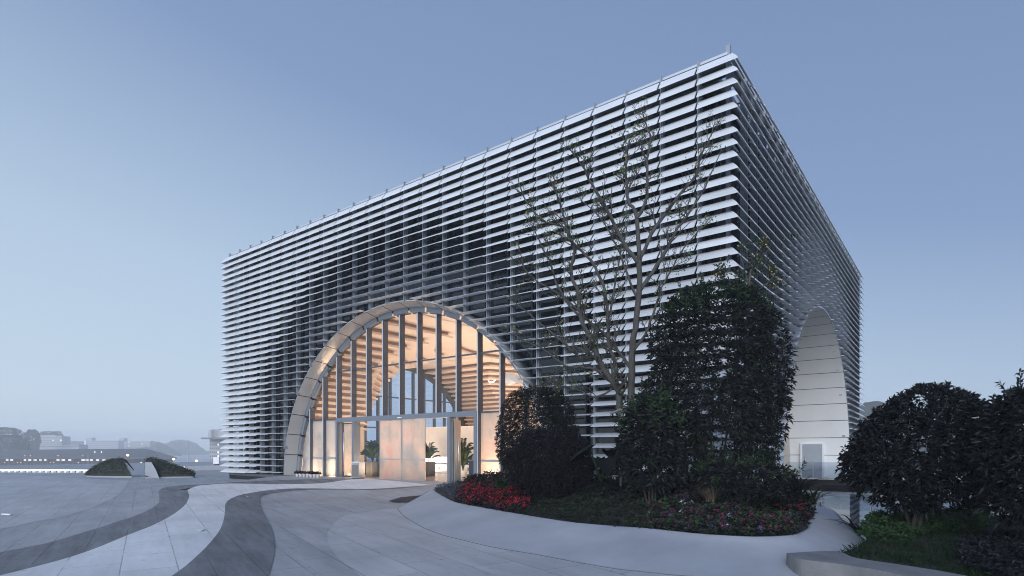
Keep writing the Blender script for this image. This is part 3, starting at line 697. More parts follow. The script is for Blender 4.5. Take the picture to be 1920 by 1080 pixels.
# row of potted plants by the arch foot
for i in range(7):
    px = 557.5 + i * 6.45; p = onY(px, 890, -.42); x, y, z = p[0], -.42, max(float(H(p[0], -.42)), -.02)
    p0 = np.array([x, y, z])
    t = thing("potted_plant", ["small dark plant in the row of white pots, the one nearest the arch foot", "small dark plant in a white pot, second from the arch foot", "small dark plant in a white pot, third from the arch foot", "small dark plant in a white pot, middle of the row of seven",
              "small dark plant in a white pot, third from the glowing glass end", "small dark plant in a white pot, second from the glowing glass end", "small plant with red leaves in the white pot at the glowing glass end"][i], "potted plant", tuple(p0), "white pots in a row by the arch")
    b = MB(); b.lathe([(0, 0), (.065, 0), (.085, .17), (.092, .18), (.08, .18), (.075, .16), (0, .16)], p0, 14); b.build("pot", "white", t)
    n = 90; u = unit(rng.normal(size=(n, 3))); u[:, 2] = np.abs(u[:, 2]); pp = p0 + [0, 0, .2] + u * rng.uniform(.03, .14, (n, 1)) * [1, 1, .75]
    parts = [leaves(pp, u + rng.normal(size=(n, 3)) * .5, .08, .045)]
    n2 = 30 if i == 6 else 8; u2 = unit(rng.normal(size=(n2, 3))); u2[:, 2] = np.abs(u2[:, 2]); parts.append(leaves(p0 + [0, 0, .22] + u2 * .13 * [1, 1, .7], u2, .05, .04))
    leaf_mesh("foliage", parts, ["lf_maroon", "red"], t)
b = MB(); p = onY(552, 891, -.42); q = onY(602, 891, -.42); b.box(p[0], q[0] + .1, -.62, -.2, -.30, -.025); struct(b.build("kerb", "black"))

def palm(name, label, px, y, ztop, pot, fr=22, rad=.55, group="potted palms in the hall"):
    p = onY(px, 880, y); p0 = np.array([p[0], y, 0.002])
    t = thing(name, label, "potted palm", tuple(p0), group)
    hp = .75 if pot == 'tall' else .42
    b = MB(); wq = .24 if pot == 'tall' else .2
    if pot == 'tall':
        b.box(p0[0] - wq, p0[0] + wq, y - wq, y + wq, .002, hp); b.box(p0[0] - wq - .015, p0[0] + wq + .015, y - wq - .015, y + wq + .015, hp, hp + .03)
    else: b.lathe([(0, 0), (.15, 0), (.2, hp), (.21, hp), (.18, hp - .03), (0, hp - .03)], p0, 18)
    b.build("pot", "charcoal" if pot == 'tall' else "white", t)
    V = []; st = MB()
    for k in range(fr):
        a = 2.4 * k; up = rng.uniform(.45, 1.0); L = (ztop - hp) * rng.uniform(.75, 1.05)
        hd = np.array([math.cos(a), math.sin(a), 0]); pts = [p0 + [0, 0, hp]]
        for s_ in np.linspace(.15, 1, 7): pts.append(p0 + [0, 0, hp] + hd * rad * (1.25 - up) * 1.6 * s_ ** 1.4 + np.array([0, 0, L * up * (s_ - .32 * s_ ** 3)]))
        st.tube(pts, [.008] * 7 + [.003], 4)
        base = []; d = []
        for m_ in range(3, 8):
            for f_ in np.linspace(0, 1, 4, endpoint=False):
                q0 = pts[m_ - 1] * (1 - f_) + pts[m_] * f_; tg = unit(pts[m_] - pts[m_ - 1]); sd_ = unit(np.cross(tg, [0, 0, 1.]))
                for sg in (-1, 1): base.append(q0); d.append(tg * 1.0 + sd_ * sg * .7 + np.array([0, 0, -.25]))
        V.append(leaves(np.array(base), np.array(d), .24, .017, .3))
    st.build("stem", "lf_palm", t)
    v = []; f = []; o = 0
    for a, c in V: v.append(a); f.append(c + o); o += len(a)
    leaf_mesh("frond", [(np.concatenate(v), np.concatenate(f))], ["lf_palm"], t)
palm("potted_palm", "bushy palm in a square charcoal pot behind the clear pane beside the printed doors", 699, 2.0, 2.5, 'tall', 46, .42)
palm("potted_palm", "small palm at the edge of the printed sliding door, by the cream screen", 804, 4.2, 2.3, 'tall', 20, .4)
palm("potted_palm", "tall arching palm seen through the open side door", 868, 2.6, 2.7, 'round', 26, .55)
# dark console beside the first palm, podium by the open door, stool
p = onY(710, 880, 2.3); t = thing("console_table", "slim black console table beside the bushy palm", "table", (p[0], 2.3, 0.002))
b = MB(); b.box(p[0] - .35, p[0] + .35, 2.15, 2.5, .72, .78); b.build("tabletop", "charcoal", t)
for sx in (-1, 1):
    b = MB(); b.box(p[0] + sx * .32 - .02, p[0] + sx * .32 + .02, 2.17, 2.48, .002, .72); b.build("leg", "charcoal", t)
p = onY(686, 890, 3.6); t = thing("stool", "small green stool behind the clear pane", "stool", (p[0], 3.6, .002))
b = MB(); b.box(p[0] - .16, p[0] + .16, 3.44, 3.76, .42, .46); b.build("seat", "lf_palm", t)
for sx in (-1, 1):
    for sy in (-1, 1):
        b = MB(); b.box(p[0] + sx * .13 - .015, p[0] + sx * .13 + .015, 3.6 + sy * .13 - .015, 3.6 + sy * .13 + .015, .002, .42); b.build("leg", "lf_palm", t)
p = onY(892, 890, 1.5); t = thing("podium", "plain grey podium just inside the open side door", "podium", (p[0], 1.5, .002))
b = MB(); b.box(p[0] - .22, p[0] + .22, 1.3, 1.7, .002, .95); b.build("body", "spandrel", t)
b = MB(); b.box(p[0] - .25, p[0] + .25, 1.27, 1.73, .95, 1.0); b.build("top", "far_mid", t)
p = onY(889, 878, 1.5); b = MB(); b.box(p[0] - .06, p[0] + .05, 1.44, 1.56, 1.002, 1.15); b.lathe([(.05, 0), (.05, .05), (0, .06)], (p[0], 1.5, 1.15), 10); tag(b.build("desk_clock", "brown"), "small dark box standing on the grey podium", "box")
# reception counter and cream bead screen
p0 = onY(806, 890, 7.5); p1 = onY(905, 890, 7.5)
t = thing("reception_counter", "long white reception counter with shelf recesses under the cream screen", "counter", ((p0[0] + p1[0]) / 2, 7.5, .002))
b = MB(); b.box(p0[0], p1[0] + 1.5, 7.3, 7.9, .002, .52); b.build("base", "white", t)
b = MB(); b.box(p0[0] - .1, p1[0] + 1.6, 7.2, 8.0, .60, .98); b.build("top", "white", t)
for k in range(4):
    b = MB(); x = p0[0] + .8 + 1.25 * k; b.box(x, x + .28, 7.27, 7.30, .2, .38); b.build("recess", "brown", t)
q0 = onY(780, 800, 8.6); q1 = onY(960, 800, 8.6)
b = MB()
for k in range(int((q1[0] + 2 - q0[0]) / .06)):
    x = q0[0] + .06 * k; b.box(x, x + .045, 8.6, 8.64, 1.0, 2.75)
b.box(q0[0] - .05, q1[0] + 2.05, 8.55, 8.7, 2.75, 2.83); b.box(q0[0] - .05, q1[0] + 2.05, 8.62, 8.66, .95, 1.0)
tag(b.build("bead_curtain", "cream"), "cream bead curtain hanging as a screen behind the white counter", "curtain")
# white cloud-like fabric piece hung inside the glass
pts = [(935, 705), (943, 700.5), (955, 699.5), (968, 703), (977, 709), (982, 716), (986, 724), (979, 721), (971, 716), (962, 719), (953, 722), (944, 717), (939, 711)]
q = [onY(*a, 3.0) for a in pts]; ct = np.mean(q, axis=0); b = MB(); rows = []
for sc_f, dy_ in ((.05, -.16), (.5, -.13), (.85, -.07), (1.0, 0), (.85, .07), (.5, .13), (.05, .16)):
    rows.append([ct + (a - ct) * sc_f + np.array([0, dy_ + .05 * math.sin(7 * j), .03 * math.sin(11 * j) * sc_f]) for j, a in enumerate(q)])
b.grid(rows, 0, True, True)
o = b.build("fabric_sculpture", "lamp_white"); o.data.materials.clear(); o.data.materials.append(mat("white_fabric", (.88, .87, .85), .8)); tag(o, "white cloud-shaped fabric sculpture hanging inside the arch glass", "sculpture")
b = MB()
for a in (q[2], q[8], q[5]): b.tube([a, [a[0], a[1], 8.3]], .006, 4)
b.build("wire", "steel", o)
p = onY(922, 717, 4.2); b = MB(); b.tube([p + [-.22 + .055 * i, 0, .1 * ((i - 4) / 4) ** 2] for i in range(9)], .02, 6); o = tag(b.build("pendant_lamp", "lamp_white"), "tiny pale curved pendant lamp hanging near the white sculpture", "lamp"); b = MB(); b.tube([p + [0, 0, .02], [p[0], p[1], 8.3]], .006, 4); b.build("cord", "steel", o)

# ================================================================== PLANTER
RIM_PX = [(809, 918), (845, 938.8), (880, 947.5), (932.5, 957), (991.6, 967), (1068, 979), (1155.7, 987), (1216.6, 991), (1299.7, 1000), (1380, 1005.5), (1435, 1006.6), (1492, 1003)]
rim = np.array([onZ(*p, 0.0)[:2] for p in RIM_PX] + [(3.26, -5.6), (3.05, -4.56), (2.84, -2.69), (2.3, -1.0)])
bas = np.array(base_xy[:13] + [np.array(q) for q in ((3.1, -9.15), (3.85, -8.2), (4.2, -6.8), (4.2, -5.4), (3.98, -4.37), (3.45, -2.8), (2.95, -1.27), (2.5, -.6))])
rimS, basS = resample(rim, 110), resample(bas, 110)
pl = thing("planter", "large curved planter bed with a sloping white plaster edge", "planter", (-2, -5, G0))
b = MB(); rows = []
for r_, a in zip(rimS, basS):
    row = []
    for t_ in np.linspace(0, 1, 9):
        xy = a * (1 - t_) + r_ * t_; z = float(H(*a)) * (1 - t_) + 0.35 * 0; z = float(H(*a)) + (0.0 - float(H(*a))) * (0.75 * t_ + .25 * t_ * t_); row.append((xy[0], xy[1], z - (.01 if t_ == 0 else 0)))
    nrm = r_ - a; nrm /= np.linalg.norm(nrm) + 1e-9
    row += [(*(r_ + nrm * .06), .004), (*(r_ + nrm * .075), -.10)]
    rows.append(row)
b.grid(rows); b.build("sloping_edge", "plaster", pl)
b = MB(); rows = []
for r_, a in zip(rimS, basS):
    o_ = (a - r_) / (np.linalg.norm(a - r_) + 1e-9); rows.append([(*(a - o_ * .02), float(H(*a)) + .012), (*(a + o_ * .015), float(H(*a)) + .012), (*(a + o_ * .016), float(H(*a)) + .0)])
b.grid(rows); b.build("edge_joint", "plinth", pl)
b = MB(); b.add([(*basS[0], float(H(*basS[0]))), (*rimS[0], 0.0), (*rimS[0], -.4)], [(0, 1, 2)]); 
b.build("end_cap", "plaster", pl)
bedpoly = np.concatenate([rim, [(1.6, -.55), (-9.2, -.55), (-9.64, -2.8)]])
def inside(poly, x, y):
    r = np.zeros(len(x), bool); n = len(poly)
    for i in range(n):
        x0, y0 = poly[i]; x1, y1 = poly[(i + 1) % n]
        c = (y0 > y) != (y1 > y); xx = (x1 - x0) * (y - y0) / (y1 - y0 + 1e-12) + x0; r ^= c & (x < xx)
    return r
def bedz(x, y):
    d = np.min(np.hypot(x[:, None] - rimS[None, :, 0], y[:, None] - rimS[None, :, 1]), axis=1)
    return -0.03 + .33 * smooth(0, 2.6, d)
c0 = np.array([-1.2, -3.2]); b = MB(); rows = []
edge = resample(np.concatenate([bedpoly, bedpoly[:1]]), 160)
for t_ in np.linspace(0.001, .985, 16):
    xy = c0 + (edge - c0) * t_; z = bedz(xy[:, 0], xy[:, 1]); rows.append([(x, y, zz) for (x, y), zz in zip(xy, z)])
b.grid(rows); b.build("soil", "soil", pl)
def scatter(poly, n):
    lo, hi = poly.min(0), poly.max(0); out = np.zeros((0, 2))
    while len(out) < n:
        q = rng.uniform(lo, hi, (n * 2, 2)); out = np.concatenate([out, q[inside(poly, q[:, 0], q[:, 1])]])
    return out[:n]
def zone(px, z): return np.array([onZ(*p, z)[:2] for p in px])
def clipbed(q): return q[inside(bedpoly, q[:, 0], q[:, 1])]
def carpet(name, label, cat, poly, n, h, L, Wd, leafm, flowers=(), k=5, clip=True, zf=bedz):
    q = scatter(poly, n); q = clipbed(q) if clip else q
    z0 = zf(q[:, 0], q[:, 1]); u = rng.uniform(0, 1, len(q)) ** .6
    lum = .65 + .35 * np.sin(q[:, 0] * 5.3 + 1.2 * np.sin(q[:, 1] * 4.1)) * np.sin(q[:, 1] * 4.7)
    pts = np.stack([q[:, 0], q[:, 1], z0 + h * u * lum], 1)
    ax = np.stack([rng.normal(0, .35, len(q)), rng.normal(0, .35, len(q)) - .25, np.ones(len(q))], 1)
    parts = [rosettes(pts, ax, k, L, Wd, (.6, 1.3), .2)]; mats = [leafm]
    for m_, cnt, fl, fk in flowers:
        i = rng.choice(len(pts), min(cnt, len(pts)), replace=False); fp = pts[i].copy(); fp[:, 2] = z0[i] + h * lum[i] * rng.uniform(.75, 1.12, len(i))
        fa = np.stack([rng.normal(0, .4, len(i)) + .1, rng.normal(0, .4, len(i)) - .9, np.full(len(i), .6)], 1)
        parts.append(rosettes(fp, fa, fk, fl, fl * .75, (1.0, 1.45), .0)); mats.append(m_)
    return tag(leaf_mesh(name, parts, mats), label, cat, None, "stuff")
carpet("ground_cover", "low silver-grey ground cover at the pointed end of the planter", "ground cover", zone([(806, 916), (850, 940), (880, 948), (870, 925), (905, 906), (960, 900), (900, 896), (830, 903)], .05), 1500, .28, .075, .022, "lf_grey", [("violet", 160, .03, 4)])
carpet("flower_bed", "bed of red begonias with dark leaves at the planter edge", "flowers", zone([(850, 939), (880, 946), (932, 955), (975, 962), (1000, 945), (1000, 925), (940, 915), (870, 916)], .08), 1700, .30, .085, .065, "lf_maroon", [("red", 900, .042, 5)])
carpet("ground_cover", "grey-green needle-like ground cover along the white planter rim", "ground cover", zone([(935, 957), (992, 966), (1068, 978), (1156, 986), (1225, 991), (1260, 965), (1250, 935), (1100, 925), (1010, 930), (985, 948)], .04), 5200, .22, .085, .016, "lf_cover", [("lf_top", 240, .06, 6)], k=6)
carpet("flower_bed", "bed of pink and violet petunias on the planter rim", "flowers", zone([(1205, 990), (1300, 999), (1380, 1004), (1440, 1005), (1495, 1001), (1500, 975), (1400, 955), (1290, 957), (1215, 970)], .03), 2600, .24, .075, .04, "lf_cover", [("pink", 210, .05, 5), ("violet", 70, .05, 5), ("pale_petal", 16, .07, 5), ("lf_fern", 240, .06, 6)])
carpet("flower_bed", "loose band of orange-red lantana behind the petunias", "flowers", zone([(1230, 957), (1300, 954), (1400, 952), (1500, 972), (1516, 976), (1530, 962), (1525, 935), (1420, 925), (1260, 930)], .12), 2300, .42, .085, .045, "lf_maroon", [("orange", 120, .032, 6), ("red", 40, .03, 6)])
carpet("undergrowth", "dark undergrowth filling the back of the planter under the shrubs", "undergrowth", np.array([(-9, -1), (-8.6, -2.6), (-5, -4.6), (-1, -5.6), (1.6, -5.6), (2.6, -3), (2, -1), (.5, -.8)]), 3600, .45, .14, .04, "lf_dark", [("lf_top", 120, .12, 5)])
# boulder in the bed
p = onZ(1088, 940, .12); b = MB(); rows = []
for i in range(9):
    ph = math.pi * i / 8; rows.append([(p[0] + .55 * math.sin(ph) * math.cos(t_) * (1 + .15 * math.sin(3 * t_ + ph)), p[1] + .35 * math.sin(ph) * math.sin(t_), .10 + .17 * math.cos(ph) * (1 + .12 * math.sin(2 * t_))) for t_ in np.linspace(0, 2 * math.pi, 18, endpoint=False)])
b.grid(rows, 0, True, True); tag(b.build("boulder", "concrete"), "flat grey boulder half sunk in the planter ground cover", "boulder")

# ================================================================== TREES AND SHRUBS
def shrub(name, label, px0, depth, prof, L, Wd, n, mats=("lf_dark", "lf_top"), k=6, depthk=.85, topfrac=.1, seed=1, stems=5, zb=.15, hole=.35, cat="shrub", shell=.55, spread=(.5, 1.25), group=None, openlow=0.0, stemr=.03, shoots=120, wob=1.0, gap=9.0):
    """prof: list of (pixel y, pixel x of one side, pixel x of the other side) down the outline"""
    sc_ = depth / F; prof = sorted(prof)
    zz = np.array([CAM[2] - (y - HY) * sc_ for y, _, _ in prof]); lo = np.array([(a - px0) * sc_ for _, a, _ in prof]); hi = np.array([(a - px0) * sc_ for _, _, a in prof])
    o_ = np.argsort(zz); zz, lo, hi = zz[o_], lo[o_], hi[o_]
    P0 = P(px0, HY, depth); base = np.array([P0[0], P0[1], zb])
    wgt = rng.uniform(zz[0], zz[-1], n * 4); hw = (np.interp(wgt, zz, hi) - np.interp(wgt, zz, lo)) / 2
    keep = rng.uniform(0, 1, len(wgt)) < hw / hw.max(); wgt = wgt[keep]; hw = hw[keep]; c_ = (np.interp(wgt, zz, hi) + np.interp(wgt, zz, lo)) / 2
    th = rng.uniform(0, 2 * math.pi, len(wgt)); rr = rng.uniform(shell ** 3, 1, len(wgt)) ** (1 / 3)
    u = c_ + hw * rr * np.cos(th); v = hw * depthk * rr * np.sin(th)
    wv = 1 + wob * (.09 * np.sin(3 * th + seed + wgt * 2.1) + .07 * np.sin(5 * th + wgt * 3.7 + seed)); u = c_ + (u - c_) * wv; v = v * wv
    pts = P0 + np.outer(u, [RT[0], RT[1], 0]) + np.outer(v, [FW[0], FW[1], 0]); pts[:, 2] = wgt
    lm = lump(pts, 7.5 / max(hw.max(), .4), seed); low = np.clip((wgt - zz[0]) / (zz[-1] - zz[0]), 0, 1)
    keep = lm > -hole - .0 + np.where(low < openlow, .55 * (1 - low / max(openlow, 1e-3)), 0)
    keep &= lump(pts, 17 / max(hw.max(), .4), seed + 3) > -gap
    pts = pts[keep][:n]; cen = P0 + np.array([0, 0, 0]); cen[2] = zz[0] * .6 + zz[-1] * .4
    ax = unit(pts - cen) * .8 + np.array([0, 0, .55]) + rng.normal(0, .35, pts.shape)
    t = thing(name, label, cat, tuple(base), group); st_ = []
    st = MB()
    for i in range(stems):
        a = 2 * math.pi * i / stems + .5; m_ = pts[rng.integers(len(pts))] * .55 + cen * .45
        b0 = base + np.array([math.cos(a), math.sin(a), 0]) * stemr * 2.2; b0[2] -= .1
        mid = b0 * .5 + m_ * .5 + np.array([0, 0, .12]); path = smoothpath([b0, mid, m_], 5); st.tube(path, np.linspace(stemr, stemr * .35, len(path)), 6)
        for j in range(9):
            f_ = rng.integers(3, len(path)); tgt = pts[rng.integers(len(pts))]
            if np.linalg.norm(tgt - path[f_]) < hw.max() * 1.3: st.tube(smoothpath([path[f_], (path[f_] + tgt) / 2 + [0, 0, .06], tgt], 3), np.linspace(stemr * .35, .004, 7), 4)
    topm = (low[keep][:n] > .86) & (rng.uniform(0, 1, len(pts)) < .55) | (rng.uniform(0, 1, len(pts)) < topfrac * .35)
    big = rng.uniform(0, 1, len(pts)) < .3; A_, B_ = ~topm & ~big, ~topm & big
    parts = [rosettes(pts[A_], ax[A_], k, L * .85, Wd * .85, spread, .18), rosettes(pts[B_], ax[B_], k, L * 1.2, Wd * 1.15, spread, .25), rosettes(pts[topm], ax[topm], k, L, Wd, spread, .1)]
    sp_ = pts[rng.integers(0, len(pts), shoots)]; sp_ = sp_[np.argsort(-(sp_[:, 2] + .6 * np.linalg.norm((sp_ - cen)[:, :2], axis=1)))][:shoots // 3]   # shoots standing out of the outline
    SB = []; SD = []
    for q0 in sp_:
        dv = unit(unit(q0 - cen) * .55 + np.array([0, 0, .8]) + rng.normal(0, .2, 3)); ln = rng.uniform(1.5, 3.2) * L
        st_.append((q0, q0 + dv * ln))
        for f_ in np.linspace(.3, 1, 5):
            for _ in range(3): SB.append(q0 + dv * ln * f_); SD.append(dv * .7 + rng.normal(0, .6, 3))
    if SB: parts.append(leaves(np.array(SB), np.array(SD), L * .8, Wd * .8, .1)); mats = tuple(mats) + (mats[-1],)
    mats = (mats[0],) + tuple(mats)
    for a_, b_ in st_: st.tube([a_, b_], [.006, .003], 4)
    st.build("trunk", "bark_dark", t)
    leaf_mesh("crown", parts, list(mats), t); return t
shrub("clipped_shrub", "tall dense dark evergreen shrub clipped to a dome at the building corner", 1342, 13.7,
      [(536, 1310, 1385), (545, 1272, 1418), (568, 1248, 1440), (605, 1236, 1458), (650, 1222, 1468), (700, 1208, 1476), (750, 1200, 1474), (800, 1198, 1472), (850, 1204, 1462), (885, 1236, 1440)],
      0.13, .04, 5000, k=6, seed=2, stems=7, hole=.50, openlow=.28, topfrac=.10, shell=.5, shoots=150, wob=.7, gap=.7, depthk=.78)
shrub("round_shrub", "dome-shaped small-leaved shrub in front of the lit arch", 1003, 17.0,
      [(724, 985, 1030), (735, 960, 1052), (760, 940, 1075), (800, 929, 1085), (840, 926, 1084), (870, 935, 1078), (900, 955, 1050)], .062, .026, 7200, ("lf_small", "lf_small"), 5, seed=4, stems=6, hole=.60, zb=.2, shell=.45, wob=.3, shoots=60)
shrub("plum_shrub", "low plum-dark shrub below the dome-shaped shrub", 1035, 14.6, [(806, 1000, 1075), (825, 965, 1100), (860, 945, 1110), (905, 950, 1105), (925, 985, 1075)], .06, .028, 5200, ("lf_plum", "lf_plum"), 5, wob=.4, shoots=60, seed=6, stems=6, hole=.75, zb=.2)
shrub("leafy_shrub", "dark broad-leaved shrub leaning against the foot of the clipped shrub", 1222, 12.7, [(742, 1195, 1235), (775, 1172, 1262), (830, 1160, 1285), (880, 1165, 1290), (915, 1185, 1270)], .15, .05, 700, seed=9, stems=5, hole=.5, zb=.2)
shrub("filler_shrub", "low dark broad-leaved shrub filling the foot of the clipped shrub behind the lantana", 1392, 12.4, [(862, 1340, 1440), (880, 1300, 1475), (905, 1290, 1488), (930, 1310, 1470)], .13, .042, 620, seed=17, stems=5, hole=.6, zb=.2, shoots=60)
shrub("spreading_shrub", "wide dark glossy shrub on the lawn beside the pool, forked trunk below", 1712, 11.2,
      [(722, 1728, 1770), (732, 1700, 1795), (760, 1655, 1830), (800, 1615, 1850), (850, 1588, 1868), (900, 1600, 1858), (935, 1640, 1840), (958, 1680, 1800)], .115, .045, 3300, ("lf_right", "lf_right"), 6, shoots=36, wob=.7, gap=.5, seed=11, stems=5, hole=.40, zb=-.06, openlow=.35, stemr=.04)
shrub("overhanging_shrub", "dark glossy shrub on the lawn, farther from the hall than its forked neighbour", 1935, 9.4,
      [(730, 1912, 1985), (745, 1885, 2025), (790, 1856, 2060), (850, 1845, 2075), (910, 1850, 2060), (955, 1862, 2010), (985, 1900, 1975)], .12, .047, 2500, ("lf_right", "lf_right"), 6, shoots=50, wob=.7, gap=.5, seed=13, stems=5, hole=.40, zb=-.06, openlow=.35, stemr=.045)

def branch_tree(name, label, main, depth, r0s, twig_n, leaf_n, seed, leafmats=("lf_sparse", "lf_yellow"), LL=.065):
    r = np.random.default_rng(seed); st = MB(); tips = []
    root = P(*main[0][0], depth)
    t = thing(name, label, "tree", tuple(root))
    segs = []
    for bi, (pl_, r0) in enumerate(zip(main, r0s)):
        dd = 0 if bi == 0 else r.uniform(-1, 1) * .9
        L = len(pl_); pts = [P(x, y, depth + dd * (i / max(L - 1, 1)) ** 1.3) for i, (x, y) in enumerate(pl_)]
        path = smoothpath(pts, 4); path = [p + r.normal(0, .012, 3) if 0 < i < len(path) - 1 else p for i, p in enumerate(path)]
        rad = np.linspace(r0, max(.008, r0 * .22), len(path)) if bi else np.linspace(r0, r0 * .62, len(path))
        st.tube(path, rad, 8 if r0 > .04 else 6); segs.append((path, rad, bi))
    def twig(p, d, L, rad, lev):
        n = 5; pts = [p]; dd = d.copy()
        for i in range(n):
            dd = unit(dd + r.normal(0, .20, 3) + np.array([0, 0, .10])); pts.append(pts[-1] + dd * L / n)
        st.tube(pts, np.linspace(rad, max(.0045, rad * .4), n + 1), 4 if lev else 5)
        tips.append(pts[-1]); tips.append(pts[-2])
        if lev < 2:
            for j in range(r.integers(2, 5)):
                i = r.integers(1, n); s = unit(np.cross(dd, r.normal(size=3))); twig(pts[i], unit(dd * .75 + s * r.uniform(.5, .9)), L * r.uniform(.4, .7), rad * .55, lev + 1)
    for path, rad, bi in segs:
        cnt = 0 if bi == 0 else max(3, int(len(path) * twig_n))
        for _ in range(cnt):
            i = r.integers(max(1, len(path) // 5), len(path)); d = unit(path[i] - path[i - 1]); s = unit(np.cross(d, r.normal(size=3)))
            twig(path[i], unit(d * .7 + s * r.uniform(.45, .9) + np.array([0, 0, .2])), r.uniform(.4, 1.0) * (1.0 - .55 * i / len(path)), max(.006, rad[i] * .5), 0)
        if bi: twig(path[-1], unit(path[-1] - path[-2]), .22, rad[-1], 2)
    st.build("trunk", "bark", t)
    tips = np.array(tips); sel = tips[r.integers(0, len(tips), leaf_n)] + r.normal(0, .05, (leaf_n, 3))
    hub = tips[r.integers(0, len(tips), leaf_n // 22)]; cl = np.repeat(hub, 9, 0) + r.normal(0, .10, (len(hub) * 9, 3)); sel = np.concatenate([sel, cl])
    d = r.normal(size=sel.shape) + [0, 0, -.3]; y = r.uniform(0, 1, len(sel)) < .09
    leaf_mesh("foliage", [leaves(sel[~y], d[~y], LL * r.uniform(.6, 1.2, (~y).sum()), LL * .75, .1, r=r), leaves(sel[y], d[y], LL, LL * .7, .1, r=r)], list(leafmats), t)
    return t
MAIN = [[(1196, 925), (1186, 850), (1182, 780), (1184, 700), (1187, 640), (1194, 590), (1199, 540), (1198, 490)],
        [(1198, 490), (1193, 405), (1179, 377), (1174, 338), (1176, 290), (1182, 262)],
        [(1198, 495), (1169, 454), (1137, 391), (1109, 345), (1092, 310), (1072, 284)],
        [(1197, 500), (1214, 454), (1250, 398), (1283, 356), (1306, 328), (1313, 296), (1330, 261), (1338, 236)],
        [(1193, 410), (1211, 377), (1213, 338), (1214, 300), (1219, 262), (1209, 226), (1205, 212)],
        [(1199, 545), (1232, 497), (1264, 440), (1292, 398), (1323, 349), (1348, 293)],
        [(1178, 905), (1165, 800), (1162, 760), (1160, 736), (1149, 718), (1131, 689), (1119, 668), (1109, 638), (1090, 600), (1084, 553), (1070, 507), (1077, 470), (1062, 430), (1050, 380), (1036, 345)],
        [(1157, 728), (1155, 700), (1151, 672), (1141, 645), (1140, 600), (1133, 545), (1109, 490), (1074, 454), (1060, 426), (1024, 416), (986, 377), (972, 335)],
        [(1118, 668), (1090, 671), (1060, 646), (1020, 612), (975, 575), (955, 560)],
        [(1178, 717), (1131, 698), (1098, 689), (1060, 686), (1020, 655), (985, 640), (955, 625)],
        [(1182, 690), (1164, 665), (1140, 633), (1101, 600), (1060, 560), (1010, 530), (985, 505), (975, 470)],
        [(1148, 728), (1119, 745), (1090, 733), (1072, 727), (1045, 722)],
        [(1186, 658), (1208, 630), (1225, 590), (1240, 540), (1262, 500), (1290, 455), (1330, 415)],
        [(1196, 560), (1178, 520), (1160, 470), (1140, 430), (1118, 400), (1085, 370)],
        [(1140, 600), (1150, 560), (1158, 500), (1172, 440), (1180, 400)],
        [(1090, 600), (1050, 545), (1030, 490), (1010, 450), (1000, 420)]]
branch_tree("bare_tree", "tall nearly bare tree with forked trunks and sparse green leaves before the louvres", MAIN, 15.0, [.105, .06, .06, .055, .05, .055, .095, .06, .04, .042, .045, .03, .045, .04, .035, .035], .75, 1150, 21)
branch_tree("slim_tree", "slim tree showing only its leafy top above the clipped shrub", [[(1392, 900), (1394, 760), (1398, 640), (1402, 560), (1408, 505)], [(1404, 540), (1395, 505), (1388, 470)], [(1406, 520), (1425, 490), (1433, 462)], [(1402, 560), (1440, 530), (1456, 512)], [(1400, 575), (1370, 545), (1352, 528)]], 15.6, [.04, .02, .02, .018, .018], .55, 700, 33, ("lf_top", "lf_yellow"), .07)
# tree stake: scaffold tube frame beside the trunk
t = thing("tree_stake", "grey metal tube frame propping the bare tree", "tree stake", tuple(P(1164, 925, 14.3)))
b = MB(); b.tube([P(1164, 930, 14.3), P(1166, 768, 14.3)], .038, 10); b.build("upright", "far_mid", t)
b = MB(); b.tube([P(1146, 775, 14.15), P(1190, 757, 14.75)], .032, 10); b.build("crossbar", "far_mid", t)
# big-leaved plant, ferns, strap-leaved plants
def bigleaf(name, label, px, py, depth, n, L, ang, cat, m="lf_dark", arr=None):
    p0 = P(px, py, depth); t = thing(name, label, cat, tuple(p0)); st = MB(); lf = MB()
    for i in range(n):
        a = 2.39996 * i + ang; tiltv = rng.uniform(.35, .8); d = np.array([math.cos(a) * tiltv, math.sin(a) * tiltv, 1.0]); e = p0 + unit(d) * L * rng.uniform(.8, 1.25)
        st.tube(smoothpath([p0, p0 + (e - p0) * .5 + [0, 0, .05], e], 3), .012, 5)
        h = unit(np.array([math.cos(a), math.sin(a), -.55])); s = unit(np.cross(h, [0, 0, 1.])); rows = []
        for u in np.linspace(-.25, 1, 8):
            wv = .42 * (max(0, 1 - ((u - .25) / .78) ** 2)) ** .7 * L * .75
            rows.append([e + h * u * L * .7 + s * wv * q + np.array([0, 0, .10 * L * abs(q) - .12 * L * max(u, 0) ** 2]) for q in (-1, -.5, 0, .5, 1)])
        lf.grid(rows)
    st.build("stem", "lf_top", t); lf.build("foliage", m, t); return t
bigleaf("elephant_ear", "dark elephant-ear plant with broad leaves under the bare tree", 1128, 905, 13.8, 7, .72, .6, "plant")
def strap(name, label, px, py, depth, n, L, w, m, cat="plant", droop=.55, up=1.1):
    p0 = P(px, py, depth); b = MB()
    for i in range(n):
        a = rng.uniform(0, 2 * math.pi); l_ = L * rng.uniform(.6, 1.1); hd = np.array([math.cos(a), math.sin(a), 0]); sp = rng.uniform(.35, 1.0); s = np.array([-math.sin(a), math.cos(a), 0]); rows = []
        o_ = p0 + np.array([rng.normal(0, .05), rng.normal(0, .05), 0])
        for u in np.linspace(0, 1, 6):
            c = o_ + hd * l_ * sp * u + np.array([0, 0, l_ * up * (u - droop * u * u * (1 + sp * .4))]); ww = w * (1 - u ** 3) * .5 + .001; rows.append([c - s * ww, c + np.array([0, 0, -ww * .4]), c + s * ww])
        b.grid(rows)
    return tag(b.build(name, m), label, cat)
